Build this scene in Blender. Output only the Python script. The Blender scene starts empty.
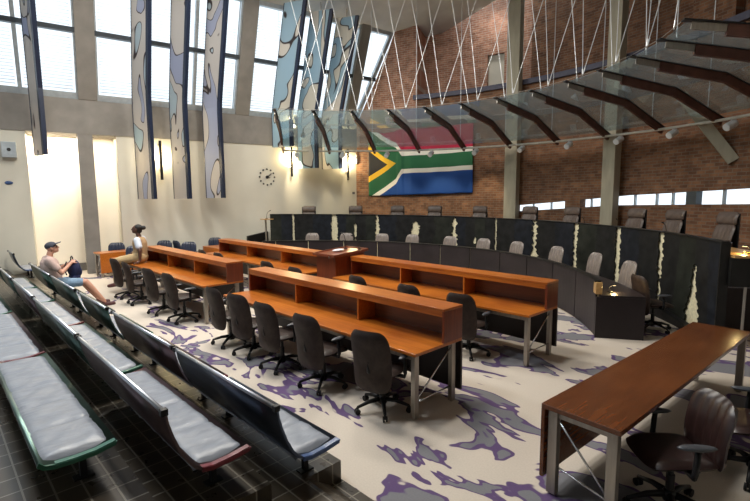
import bpy, bmesh, math, random
from mathutils import Vector, Matrix
random.seed(7)
S = bpy.context.scene
COL = S.collection
PI = math.pi
rad = math.radians

# ------------------------------------------------------------------ materials
def nodes(name):
    m = bpy.data.materials.new(name); m.use_nodes = True
    nt = m.node_tree; b = nt.nodes['Principled BSDF']
    return m, nt, b
def N(nt, typ, **kw):
    n = nt.nodes.new(typ)
    for k, v in kw.items():
        if k in n.inputs: n.inputs[k].default_value = v
        else: setattr(n, k, v)
    return n
def L(nt, a, b): nt.links.new(a, b)
def ramp(nt, fac, stops, interp='LINEAR'):
    r = nt.nodes.new('ShaderNodeValToRGB'); r.color_ramp.interpolation = interp
    e = r.color_ramp.elements
    while len(e) < len(stops): e.new(0.5)
    for i, (p, c) in enumerate(stops):
        e[i].position = p; e[i].color = (c[0], c[1], c[2], 1)
    L(nt, fac, r.inputs[0]); return r
def mat(name, col, rough=.5, metal=0., var=.12, scale=8., bump=0., spec=.5, coat=0., stretch=(1, 1, 1), emit=None, estr=1.):
    m, nt, b = nodes(name)
    b.inputs['Roughness'].default_value = rough; b.inputs['Metallic'].default_value = metal
    b.inputs['Specular IOR Level'].default_value = spec
    b.inputs['Coat Weight'].default_value = coat; b.inputs['Coat Roughness'].default_value = .08
    tc = N(nt, 'ShaderNodeTexCoord'); mp = N(nt, 'ShaderNodeMapping'); mp.inputs['Scale'].default_value = stretch
    L(nt, tc.outputs['Object'], mp.inputs[0])
    no = N(nt, 'ShaderNodeTexNoise', Scale=scale, Detail=4.); L(nt, mp.outputs[0], no.inputs['Vector'])
    lo = tuple(c*(1-var) for c in col); hi = tuple(min(1, c*(1+var)) for c in col)
    r = ramp(nt, no.outputs['Fac'], [(.3, lo), (.7, hi)]); L(nt, r.outputs[0], b.inputs['Base Color'])
    if bump:
        bm = N(nt, 'ShaderNodeBump', Strength=bump, Distance=.01); L(nt, no.outputs['Fac'], bm.inputs['Height']); L(nt, bm.outputs[0], b.inputs['Normal'])
    if emit:
        b.inputs['Emission Color'].default_value = (*emit, 1); b.inputs['Emission Strength'].default_value = estr
    return m
def wood(name, c1, c2, rough=.3, coat=.25, axis=0):
    m, nt, b = nodes(name)
    b.inputs['Roughness'].default_value = rough; b.inputs['Coat Weight'].default_value = coat; b.inputs['Coat Roughness'].default_value = .15
    tc = N(nt, 'ShaderNodeTexCoord'); mp = N(nt, 'ShaderNodeMapping')
    sc = [14., 14., 14.]; sc[axis] = .9; mp.inputs['Scale'].default_value = sc
    L(nt, tc.outputs['Object'], mp.inputs[0])
    no = N(nt, 'ShaderNodeTexNoise', Scale=2.2, Detail=6., Distortion=.6); L(nt, mp.outputs[0], no.inputs['Vector'])
    n2 = N(nt, 'ShaderNodeTexNoise', Scale=1.3, Detail=2.); L(nt, tc.outputs['Object'], n2.inputs['Vector'])
    mx = N(nt, 'ShaderNodeMath', operation='ADD'); L(nt, no.outputs['Fac'], mx.inputs[0]); L(nt, n2.outputs['Fac'], mx.inputs[1])
    hf = N(nt, 'ShaderNodeMath', operation='MULTIPLY'); hf.inputs[1].default_value = .5; L(nt, mx.outputs[0], hf.inputs[0])
    r = ramp(nt, hf.outputs[0], [(.36, c1), (.64, c2)]); L(nt, r.outputs[0], b.inputs['Base Color'])
    return m
def glass(name, tint, gloss_mul=1.0, base=.0, haze=0.):
    m = bpy.data.materials.new(name); m.use_nodes = True; nt = m.node_tree; nt.nodes.clear()
    o = N(nt, 'ShaderNodeOutputMaterial'); t = N(nt, 'ShaderNodeBsdfTransparent'); t.inputs[0].default_value = (*tint, 1)
    g = N(nt, 'ShaderNodeBsdfGlossy'); g.inputs['Roughness'].default_value = .03; g.inputs[0].default_value = (.9, .97, 1, 1)
    f = N(nt, 'ShaderNodeLayerWeight', Blend=.5); pw = N(nt, 'ShaderNodeMath', operation='POWER'); pw.inputs[1].default_value = 4.; L(nt, f.outputs['Facing'], pw.inputs[0])
    mu = N(nt, 'ShaderNodeMath', operation='MULTIPLY_ADD'); mu.inputs[1].default_value = gloss_mul; mu.inputs[2].default_value = base
    L(nt, pw.outputs[0], mu.inputs[0]); mx = N(nt, 'ShaderNodeMixShader'); L(nt, mu.outputs[0], mx.inputs[0]); L(nt, t.outputs[0], mx.inputs[1]); L(nt, g.outputs[0], mx.inputs[2])
    if haze:      # dust film, its blue-white colour also imitating reflected sky
        d = N(nt, 'ShaderNodeBsdfDiffuse'); d.inputs[0].default_value = (.66, .78, .86, 1); tl = N(nt, 'ShaderNodeBsdfTranslucent'); tl.inputs[0].default_value = (.66, .78, .86, 1); ad = N(nt, 'ShaderNodeMixShader')
        L(nt, d.outputs[0], ad.inputs[1]); L(nt, tl.outputs[0], ad.inputs[2]); m2 = N(nt, 'ShaderNodeMixShader'); m2.inputs[0].default_value = haze; L(nt, mx.outputs[0], m2.inputs[1]); L(nt, ad.outputs[0], m2.inputs[2]); L(nt, m2.outputs[0], o.inputs[0])
    else: L(nt, mx.outputs[0], o.inputs[0])
    return m
def emis(name, col, s):
    m = bpy.data.materials.new(name); m.use_nodes = True; nt = m.node_tree; nt.nodes.clear()
    o = N(nt, 'ShaderNodeOutputMaterial'); e = N(nt, 'ShaderNodeEmission', Strength=s); e.inputs[0].default_value = (*col, 1); L(nt, e.outputs[0], o.inputs[0]); return m

M = {}
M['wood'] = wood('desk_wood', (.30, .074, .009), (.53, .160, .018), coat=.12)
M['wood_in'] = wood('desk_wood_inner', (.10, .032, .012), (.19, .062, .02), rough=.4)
M['wood_red'] = wood('lectern_wood', (.14, .03, .012), (.25, .055, .02), axis=2)
M['wood_dark'] = wood('table_wood', (.085, .024, .007), (.155, .046, .012), axis=1, rough=.25)
M['wood_light'] = wood('pale_wood', (.45, .25, .09), (.62, .38, .15))
M['panel_dark'] = mat('dark_modesty_panel', (.018, .012, .011), .45)
M['steel'] = mat('brushed_steel', (.36, .33, .29), .38, .75, stretch=(4, 4, .5))
M['steel_bright'] = mat('bright_steel', (.75, .77, .8), .22, 1.)
M['chrome'] = mat('chrome', (.8, .8, .82), .12, 1.)
M['leather'] = mat('brown_leather', (.034, .022, .018), .5, var=.3, scale=14, bump=.25, spec=.3)
M['leather_judge'] = mat('judge_leather', (.085, .064, .055), .42, var=.2, scale=10, bump=.15, spec=.35)
M['leather_pale'] = mat('pleated_leather', (.21, .175, .155), .30, var=.15, scale=10)
M['leather_navy'] = mat('navy_leather', (.018, .024, .05), .33, var=.3, scale=12)
M['leather_visitor'] = mat('maroon_leather', (.022, .010, .009), .34, var=.3, scale=9, bump=.2)
M['plastic'] = mat('black_plastic', (.010, .010, .011), .42, spec=.3)
M['pad'] = mat('armrest_pad', (.06, .065, .075), .35)
M['black'] = mat('bench_black', (.010, .010, .010), .45, var=.35, scale=3, spec=.3)
M['hide'] = mat('black_hide', (.012, .012, .012), .6, var=.5, scale=5, bump=.1, spec=.2)
M['hide_gap'] = mat('pale_hide', (.70, .64, .44), .8, var=.15, scale=20, bump=.2)
M['charcoal'] = mat('charcoal_panel', (.020, .015, .017), .42, spec=.3, var=.25, scale=2.5)
M['concrete'] = mat('concrete', (.215, .20, .18), .8, var=.14, scale=2.2, bump=.12)
M['concrete_warm'] = mat('concrete_column', (.36, .33, .25), .8, var=.12, scale=3., bump=.12, stretch=(2, 2, .4))
M['concrete_ceiling'] = mat('concrete_ceiling', (.60, .585, .55), .85, var=.1, scale=1.2, bump=.1)
M['plaster'] = mat('cream_plaster', (.60, .575, .49), .8, var=.03, scale=1.5)
M['plaster_white'] = mat('white_plaster', (.86, .80, .69), .8, var=.02, scale=1.5)
M['skirting'] = mat('grey_skirting', (.13, .13, .13), .5)
M['frame'] = mat('window_frame', (.42, .47, .5), .4, .3)
M['frame_dark'] = mat('window_transom', (.07, .085, .10), .4, .3)
M['band'] = mat('steel_channel', (.055, .055, .085), .5, .2)
M['rod'] = mat('white_rod', (.62, .64, .66), .35, .3)
M['pipe'] = mat('cream_pipe', (.62, .60, .54), .4, .1)
M['rib_brown'] = mat('rust_brown_steel', (.115, .048, .034), .45, .2, var=.3, scale=5)
M['rib_black'] = mat('black_flange', (.012, .013, .015), .35, .3)
M['spot'] = mat('spot_housing', (.72, .74, .76), .4, .1)
M['navy_edge'] = mat('navy_edge', (.012, .02, .045), .4)
M['glass'] = glass('canopy_glass', (.82, .90, .93), .7, .10, .15)  # bluish tint and haze put reflected sky into the glass colour
M['pane'] = glass('window_glass', (.96, .98, 1.), .3)
M['cushion'] = mat('grey_cushion', (.225, .245, .285), .36, var=.14, scale=6, bump=.6, stretch=(3, 1, 1))
M['sh_green'] = mat('lacquer_green', (.10, .155, .135), .30, .75, var=.3, scale=2)
M['sh_red'] = mat('lacquer_red', (.165, .125, .135), .30, .75, var=.3, scale=2)
M['sh_blue'] = mat('lacquer_blue', (.085, .11, .16), .30, .75, var=.3, scale=2)
M['tr_green'] = mat('green_edge', (.03, .13, .085), .3)
M['tr_red'] = mat('red_edge', (.15, .018, .028), .3)
M['tr_blue'] = mat('blue_edge', (.045, .085, .20), .3)
M['rail'] = mat('steel_rail', (.58, .62, .68), .36, 1.)
M['white'] = mat('white_plastic', (.8, .82, .85), .3)
M['skin_pale'] = mat('fair_skin', (.56, .29, .20), .55, var=.08)
M['skin_dark'] = mat('brown_skin', (.10, .045, .03), .5, var=.1)
M['tee'] = mat('pale_pink_shirt', (.55, .40, .36), .85, var=.06, scale=20, bump=.1)
M['denim'] = mat('light_denim', (.20, .30, .42), .85, var=.15, scale=30, bump=.1)
M['cap'] = mat('grey_cap', (.055, .06, .08), .85)
M['shoe'] = mat('maroon_shoe', (.09, .03, .03), .6)
M['bag'] = mat('navy_bag', (.012, .018, .07), .7, var=.3, bump=.2)
M['khaki'] = mat('khaki_cloth', (.47, .34, .18), .85, var=.1, scale=15, bump=.15)
M['vest'] = mat('khaki_vest', (.42, .28, .15), .85, var=.1, scale=15, bump=.15)
M['blouse'] = mat('pale_blue_shirt', (.60, .66, .76), .8, var=.05)
M['hair'] = mat('black_hair', (.008, .007, .007), .6, var=.4, scale=40, bump=.4)
M['lens'] = mat('dark_lens', (.01, .01, .012), .15)
M['tube'] = emis('warm_tube', (1., .80, .45), 14.)
M['tube_small'] = emis('reading_bulb', (1., .75, .35), 3.)
M['tube_cool'] = emis('recess_tube', (1., .90, .72), 6.)
M['dot'] = mat('black_mark', (.02, .02, .02), .5)

def carpet():
    m, nt, b = nodes('patterned_carpet'); b.inputs['Roughness'].default_value = .95; b.inputs['Specular IOR Level'].default_value = .1
    tc = N(nt, 'ShaderNodeTexCoord'); mp = N(nt, 'ShaderNodeMapping'); mp.inputs['Scale'].default_value = (.70, 1.35, 1); mp.inputs['Rotation'].default_value = (0, 0, .15); mp.inputs['Location'].default_value = (4.3, 2.2, 0)
    L(nt, tc.outputs['Object'], mp.inputs[0])
    n1 = N(nt, 'ShaderNodeTexNoise', Scale=1.15, Detail=3.2, Roughness=.62, Distortion=.55); L(nt, mp.outputs[0], n1.inputs['Vector'])
    # the pattern thins out towards the public side's far end
    sx = N(nt, 'ShaderNodeSeparateXYZ'); L(nt, tc.outputs['Object'], sx.inputs[0])
    mr = N(nt, 'ShaderNodeMapRange'); mr.inputs['From Min'].default_value = -12; mr.inputs['From Max'].default_value = -4.5; mr.inputs['To Min'].default_value = -.045; mr.inputs['To Max'].default_value = .035
    L(nt, sx.outputs[0], mr.inputs['Value'])
    ad = N(nt, 'ShaderNodeMath', operation='ADD'); L(nt, n1.outputs['Fac'], ad.inputs[0]); L(nt, mr.outputs[0], ad.inputs[1])
    be = (.58, .515, .44); pu = (.115, .075, .165); gr = (.19, .19, .205)
    r = ramp(nt, ad.outputs[0], [(0, be), (.562, be), (.567, pu), (.594, pu), (.600, gr), (1, gr)])
    fn = N(nt, 'ShaderNodeTexNoise', Scale=60., Detail=3.); L(nt, tc.outputs['Object'], fn.inputs['Vector'])
    mx = N(nt, 'ShaderNodeMixRGB', blend_type='MULTIPLY'); mx.inputs[0].default_value = .35; L(nt, r.outputs[0], mx.inputs[1]); L(nt, ramp(nt, fn.outputs['Fac'], [(.3, (.75, .75, .75)), (.7, (1, 1, 1))]).outputs[0], mx.inputs[2])
    L(nt, mx.outputs[0], b.inputs['Base Color'])
    return m
M['carpet'] = carpet()
def tiles():
    m, nt, b = nodes('dark_floor_tiles')
    tc = N(nt, 'ShaderNodeTexCoord')
    br = N(nt, 'ShaderNodeTexBrick', offset=0.0, squash=1.0); br.inputs['Scale'].default_value = 1.; br.inputs['Brick Width'].default_value = .2; br.inputs['Row Height'].default_value = .15
    br.inputs['Mortar Size'].default_value = .006; br.inputs['Mortar Smooth'].default_value = .1; br.inputs['Bias'].default_value = 0
    br.inputs['Color1'].default_value = (.030, .0235, .016, 1); br.inputs['Color2'].default_value = (.062, .046, .029, 1); br.inputs['Mortar'].default_value = (.20, .18, .145, 1)
    L(nt, tc.outputs['Object'], br.inputs['Vector']); L(nt, br.outputs['Color'], b.inputs['Base Color'])
    no = N(nt, 'ShaderNodeTexNoise', Scale=9.); L(nt, tc.outputs['Object'], no.inputs['Vector'])
    L(nt, ramp(nt, no.outputs['Fac'], [(.3, (.27,)*3), (.7, (.33,)*3)]).outputs[0], b.inputs['Roughness'])
    bp = N(nt, 'ShaderNodeBump', Strength=.25, Distance=.004); iv = N(nt, 'ShaderNodeMath', operation='SUBTRACT'); iv.inputs[0].default_value = 1; L(nt, br.outputs['Fac'], iv.inputs[1]); L(nt, iv.outputs[0], bp.inputs['Height']); L(nt, bp.outputs[0], b.inputs['Normal'])
    return m
M['tiles'] = tiles()
def brick(name, c1, c2, mo):
    m, nt, b = nodes(name); b.inputs['Roughness'].default_value = .88
    uv = N(nt, 'ShaderNodeUVMap'); br = N(nt, 'ShaderNodeTexBrick'); br.inputs['Scale'].default_value = 1.
    br.inputs['Brick Width'].default_value = .24; br.inputs['Row Height'].default_value = .085; br.inputs['Mortar Size'].default_value = .009; br.inputs['Bias'].default_value = -.1
    br.inputs['Color1'].default_value = (*c1, 1); br.inputs['Color2'].default_value = (*c2, 1); br.inputs['Mortar'].default_value = (*mo, 1)
    L(nt, uv.outputs[0], br.inputs['Vector'])
    no = N(nt, 'ShaderNodeTexNoise', Scale=3.5, Detail=6.); L(nt, uv.outputs[0], no.inputs['Vector'])
    mx = N(nt, 'ShaderNodeMixRGB', blend_type='MULTIPLY'); mx.inputs[0].default_value = .7; L(nt, br.outputs['Color'], mx.inputs[1]); L(nt, ramp(nt, no.outputs['Fac'], [(.3, (.5, .45, .42)), (.65, (1.15, 1.1, 1.05))]).outputs[0], mx.inputs[2]); L(nt, mx.outputs[0], b.inputs['Base Color'])
    bp = N(nt, 'ShaderNodeBump', Strength=.5, Distance=.012); iv = N(nt, 'ShaderNodeMath', operation='SUBTRACT'); iv.inputs[0].default_value = 1; L(nt, br.outputs['Fac'], iv.inputs[1]); L(nt, iv.outputs[0], bp.inputs['Height']); L(nt, bp.outputs[0], b.inputs['Normal'])
    return m
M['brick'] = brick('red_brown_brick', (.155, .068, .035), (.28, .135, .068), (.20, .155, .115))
M['brick_lit'] = brick('lit_red_brick', (.36, .17, .11), (.50, .27, .18), (.46, .38, .32))  # same brick for the lit upper wall, the light wash put into its colour
def flagmat():
    m, nt, b = nodes('flag_cloth'); b.inputs['Roughness'].default_value = .8
    uv = N(nt, 'ShaderNodeUVMap'); sp = N(nt, 'ShaderNodeSeparateXYZ'); L(nt, uv.outputs[0], sp.inputs[0])
    def mth(op, a, c=None):
        n = N(nt, 'ShaderNodeMath', operation=op)
        for i, v in enumerate((a, c)):
            if v is None: continue
            if isinstance(v, (int, float)): n.inputs[i].default_value = v
            else: L(nt, v, n.inputs[i])
        return n.outputs[0]
    def mix(f, a, c):
        n = N(nt, 'ShaderNodeMixRGB'); L(nt, f, n.inputs[0])
        for i, v in ((1, a), (2, c)):
            if isinstance(v, tuple): n.inputs[i].default_value = (*v, 1)
            else: L(nt, v, n.inputs[i])
        return n.outputs[0]
    x = sp.outputs[0]; y = sp.outputs[1]; ay = mth('ABSOLUTE', y)
    d = mth('DIVIDE', mth('SUBTRACT', mth('ADD', mth('MULTIPLY', x, 2), mth('MULTIPLY', ay, 3)), 90), 3.6056)
    mn = mth('MINIMUM', d, ay)
    red, blue, white, green, gold, blk = (.42, .012, .05), (.004, .055, .26), (.78, .76, .68), (.012, .115, .045), (.72, .43, .02), (.012, .012, .014)
    c = mix(mth('GREATER_THAN', y, 0), blue, red)
    c = mix(mth('LESS_THAN', mn, 10), c, white)
    c = mix(mth('LESS_THAN', mn, 6), c, green)
    c = mix(mth('LESS_THAN', d, -6), c, gold)
    c = mix(mth('LESS_THAN', d, -10.5), c, blk)
    L(nt, c, b.inputs['Base Color']); return m
M['flag'] = flagmat()
def artmat(name, c0, c1, c2, off):
    m, nt, b = nodes(name); b.inputs['Roughness'].default_value = .7
    uv = N(nt, 'ShaderNodeUVMap'); mp = N(nt, 'ShaderNodeMapping'); mp.inputs['Location'].default_value = (off, off*1.7, off*.3); mp.inputs['Scale'].default_value = (.75, .42, 1); L(nt, uv.outputs[0], mp.inputs[0])
    no = N(nt, 'ShaderNodeTexNoise', Scale=1.0, Detail=1.2, Distortion=1.4); L(nt, mp.outputs[0], no.inputs['Vector'])
    ln = (.06, .045, .045)
    r = ramp(nt, no.outputs['Fac'], [(0, c1), (.395, c1), (.40, ln), (.412, ln), (.417, c0), (.585, c0), (.59, ln), (.602, ln), (.607, c2), (1, c2)])
    L(nt, r.outputs[0], b.inputs['Base Color'])
    # thin cloth board: lets some window light through
    tr = N(nt, 'ShaderNodeBsdfTranslucent'); L(nt, r.outputs[0], tr.inputs[0]); mx = N(nt, 'ShaderNodeMixShader'); mx.inputs[0].default_value = .5
    o = nt.nodes['Material Output']; L(nt, b.outputs[0], mx.inputs[1]); L(nt, tr.outputs[0], mx.inputs[2]); L(nt, mx.outputs[0], o.inputs[0])
    return m
M['art_a'] = artmat('painted_panel_cream', (.66, .63, .60), (.44, .48, .62), (.50, .60, .66), 2.1)
M['art_b'] = artmat('painted_panel_blue', (.42, .58, .68), (.76, .71, .62), (.78, .73, .66), 5.3)
def blindmat():
    m = bpy.data.materials.new('blind_slat'); m.use_nodes = True; nt = m.node_tree; nt.nodes.clear()
    o = N(nt, 'ShaderNodeOutputMaterial'); d = N(nt, 'ShaderNodeBsdfDiffuse'); d.inputs[0].default_value = (.95, .96, .97, 1); t = N(nt, 'ShaderNodeBsdfTranslucent'); t.inputs[0].default_value = (.95, .96, .97, 1)
    mx = N(nt, 'ShaderNodeMixShader'); mx.inputs[0].default_value = .85; L(nt, d.outputs[0], mx.inputs[1]); L(nt, t.outputs[0], mx.inputs[2]); L(nt, mx.outputs[0], o.inputs[0]); return m
M['blind'] = blindmat()

# ------------------------------------------------------------------ mesh builder
class MB:
    def __init__(s): s.v = []; s.f = []; s.uv = {}
    def add(s, vs, fs, uvs=None):
        o = len(s.v); s.v += [tuple(p) for p in vs]
        for i, f in enumerate(fs):
            if uvs: s.uv[len(s.f)] = uvs[i]
            s.f.append(tuple(o+k for k in f))
        return s
    def box(s, x0, x1, y0, y1, z0, z1):
        return s.add([(x0, y0, z0), (x1, y0, z0), (x1, y1, z0), (x0, y1, z0), (x0, y0, z1), (x1, y0, z1), (x1, y1, z1), (x0, y1, z1)],
                     [(3, 2, 1, 0), (4, 5, 6, 7), (0, 1, 5, 4), (1, 2, 6, 5), (2, 3, 7, 6), (3, 0, 4, 7)])
    def hexa(s, b, t):      # two quads (bottom ccw seen from top, top)
        return s.add(list(b)+list(t), [(3, 2, 1, 0), (4, 5, 6, 7), (0, 1, 5, 4), (1, 2, 6, 5), (2, 3, 7, 6), (3, 0, 4, 7)])
    def tube(s, pts, r, n=8, cap=True):
        pts = [Vector(p) for p in pts]; rr = r if isinstance(r, (list, tuple)) else [r]*len(pts)
        o = len(s.v); up = Vector((0, 0, 1)); rings = []
        for i, p in enumerate(pts):
            d = (pts[min(i+1, len(pts)-1)]-pts[max(i-1, 0)]).normalized()
            a = d.cross(up)
            if a.length < 1e-3: a = d.cross(Vector((1, 0, 0)))
            a.normalize(); b = a.cross(d).normalized()
            rings.append([p+(a*math.cos(2*PI*k/n)+b*math.sin(2*PI*k/n))*rr[i] for k in range(n)])
        vs = [q for R in rings for q in R]; fs = []
        for i in range(len(pts)-1):
            for k in range(n): fs.append((i*n+k, i*n+(k+1) % n, (i+1)*n+(k+1) % n, (i+1)*n+k))
        if cap: fs.append(tuple(range(n))[::-1]); fs.append(tuple((len(pts)-1)*n+k for k in range(n)))
        return s.add(vs, fs)
    def bar(s, p0, p1, w, h, up=(0, 0, 1)):   # rectangular bar
        p0 = Vector(p0); p1 = Vector(p1); d = (p1-p0).normalized(); a = d.cross(Vector(up))
        if a.length < 1e-3: a = d.cross(Vector((1, 0, 0)))
        a.normalize(); b = a.cross(d).normalized(); a *= w/2; b *= h/2
        return s.hexa([p0-a-b, p0+a-b, p1+a-b, p1-a-b], [p0-a+b, p0+a+b, p1+a+b, p1-a+b])
    def grid(s, fn, nu, nv, uvf=None):
        vs = [fn(i/nu, j/nv) for j in range(nv+1) for i in range(nu+1)]; fs = []; uvs = []
        for j in range(nv):
            for i in range(nu):
                fs.append((j*(nu+1)+i, j*(nu+1)+i+1, (j+1)*(nu+1)+i+1, (j+1)*(nu+1)+i))
                if uvf: uvs.append([uvf(a/nu, b/nv) for a, b in ((i, j), (i+1, j), (i+1, j+1), (i, j+1))])
        return s.add(vs, fs, uvs if uvf else None)
    def lathe(s, prof, n=16, c=(0, 0, 0)):
        vs = [(c[0]+r*math.cos(2*PI*k/n), c[1]+r*math.sin(2*PI*k/n), c[2]+z) for r, z in prof for k in range(n)]; fs = []
        for i in range(len(prof)-1):
            for k in range(n): fs.append((i*n+k, i*n+(k+1) % n, (i+1)*n+(k+1) % n, (i+1)*n+k))
        fs.append(tuple(range(n))[::-1]); fs.append(tuple((len(prof)-1)*n+k for k in range(n)))
        return s.add(vs, fs)
    def prism(s, prof, x0, x1):   # profile in (y,z), extruded along x
        n = len(prof); vs = [(x0, y, z) for y, z in prof]+[(x1, y, z) for y, z in prof]
        fs = [(i, (i+1) % n, n+(i+1) % n, n+i) for i in range(n)]+[tuple(range(n))[::-1], tuple(range(n, 2*n))]
        return s.add(vs, fs)
    def ell(s, c, r, rot=None, nu=14, nv=9):
        vs = []; fs = []; c = Vector(c)
        for j in range(nv+1):
            ph = -PI/2+PI*j/nv
            for i in range(nu):
                p = Vector((r[0]*math.cos(ph)*math.cos(2*PI*i/nu), r[1]*math.cos(ph)*math.sin(2*PI*i/nu), r[2]*math.sin(ph)))
                if rot is not None: p = rot @ p
                vs.append(c+p)
        for j in range(nv):
            for i in range(nu): fs.append((j*nu+i, j*nu+(i+1) % nu, (j+1)*nu+(i+1) % nu, (j+1)*nu+i))
        return s.add(vs, fs)
    def cap(s, p0, p1, r0, r1, n=12):       # capsule with two radii
        p0 = Vector(p0); p1 = Vector(p1); d = (p1-p0); ln = d.length; d = d/ln if ln > 1e-6 else Vector((0, 0, 1))
        pts = []; rr = []
        for a in (-88, -60, -30): pts.append(p0+d*r0*math.sin(rad(a))); rr.append(max(r0*math.cos(rad(a)), 1e-4))
        pts.append(p0); rr.append(r0); pts.append(p1); rr.append(r1)
        for a in (30, 60, 88): pts.append(p1+d*r1*math.sin(rad(a))); rr.append(max(r1*math.cos(rad(a)), 1e-4))
        a = d.cross(Vector((0, 0, 1)))
        if a.length < 1e-3: a = d.cross(Vector((1, 0, 0)))
        a.normalize(); b = a.cross(d).normalized(); vs = []; fs = []
        for p, r in zip(pts, rr): vs += [p+(a*math.cos(2*PI*k/n)+b*math.sin(2*PI*k/n))*r for k in range(n)]
        for i in range(len(pts)-1):
            for k in range(n): fs.append((i*n+k, i*n+(k+1) % n, (i+1)*n+(k+1) % n, (i+1)*n+k))
        fs.append(tuple(range(n))[::-1]); fs.append(tuple((len(pts)-1)*n+k for k in range(n)))
        return s.add(vs, fs)
    def build(s, name, m, parent=None, smooth=False, bevel=0., solid=0.):
        me = bpy.data.meshes.new(name); me.from_pydata(s.v, [], s.f)
        if s.uv:
            ul = me.uv_layers.new(name='UVMap')
            for i, p in enumerate(me.polygons):
                if i in s.uv:
                    for li, u in zip(p.loop_indices, s.uv[i]): ul.data[li].uv = u
        if not s.uv:
            bm = bmesh.new(); bm.from_mesh(me); bmesh.ops.recalc_face_normals(bm, faces=bm.faces); bm.to_mesh(me); bm.free()
        me.materials.append(m)
        if smooth:
            for p in me.polygons: p.use_smooth = True
        o = bpy.data.objects.new(name, me); COL.objects.link(o)
        if parent: o.parent = parent
        if solid:
            md = o.modifiers.new('Solidify', 'SOLIDIFY'); md.thickness = solid; md.offset = 0
        if bevel:
            md = o.modifiers.new('Bevel', 'BEVEL'); md.width = bevel; md.segments = 2; md.limit_method = 'ANGLE'; md.angle_limit = rad(40)
        return o

def tag(o, label, cat, group=None):
    o['label'] = label; o['category'] = cat
    if group: o['group'] = group
    return o
def thing(name, label, cat, loc=(0, 0, 0), rz=0., group=None):
    o = bpy.data.objects.new(name, None); COL.objects.link(o); o.empty_display_size = .1
    o.location = loc; o.rotation_euler = (0, 0, rz); return tag(o, label, cat, group)
def struct(o): o['kind'] = 'structure'; return o
def dup(root, loc, rz, label, group=None):
    r = root.copy(); COL.objects.link(r); r.location = loc; r.rotation_euler = (0, 0, rz); r['label'] = label
    if group: r['group'] = group
    for ch in list(root.children):
        c = ch.copy(); COL.objects.link(c); c.parent = r
        for g in list(ch.children):
            d = g.copy(); COL.objects.link(d); d.parent = c
    return r

CX, CY = -8.2, 4.67          # centre of the court's arcs
def P(a, r, z=0.): return (CX+r*math.cos(rad(a)), CY+r*math.sin(rad(a)), z)
def arcbox(mb, a0, a1, r0, r1, z0, z1, n=24, uv=False):
    fz0 = z0 if callable(z0) else (lambda a: z0); fz1 = z1 if callable(z1) else (lambda a: z1)
    fr0 = r0 if callable(r0) else (lambda a: r0); fr1 = r1 if callable(r1) else (lambda a: r1)
    A = [a0+(a1-a0)*i/n for i in range(n+1)]; vs = []
    for a in A: vs += [P(a, fr0(a), fz0(a)), P(a, fr0(a), fz1(a)), P(a, fr1(a), fz1(a)), P(a, fr1(a), fz0(a))]
    fs = []; uvs = []
    for i in range(n):
        for k in range(4):
            k2 = (k+1) % 4; fs.append((i*4+k, i*4+k2, (i+1)*4+k2, (i+1)*4+k))
            if uv:
                u0 = -rad(A[i])*11.2; u1 = -rad(A[i+1])*11.2
                def vv(a, k): return {0: fz0(a), 1: fz1(a), 2: fz1(a)+.4, 3: fz0(a)-.4}[k]
                uvs.append([(u0, vv(A[i], k)), (u0, vv(A[i], k2)), (u1, vv(A[i+1], k2)), (u1, vv(A[i+1], k))])
    fs += [(0, 1, 2, 3), (n*4+3, n*4+2, n*4+1, n*4)]
    if uv: uvs += [[(0, 0), (0, 1), (.4, 1), (.4, 0)]]*2
    return mb.add(vs, fs, uvs if uv else None)

# ------------------------------------------------------------------ the window wall frame
AX = Vector((.1692, .9856, 0)); NX = Vector((.9856, -.1692, 0)); W0 = Vector((-16.85, 3.7, 0)); LEAN = .40; ZS = 5.45; ZT = 9.02
def wl(a, off, z): return tuple(W0+AX*a+NX*off+Vector((0, 0, z)))
def wlean(a, off, z): return wl(a, off+LEAN*max(0, z-ZS), z)
def wbox(mb, a0, a1, o0, o1, z0, z1, lean=False):
    f = wlean if lean else wl
    return mb.hexa([f(a0, o1, z0), f(a1, o1, z0), f(a1, o0, z0), f(a0, o0, z0)], [f(a0, o1, z1), f(a1, o1, z1), f(a1, o0, z1), f(a0, o0, z1)])

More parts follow.
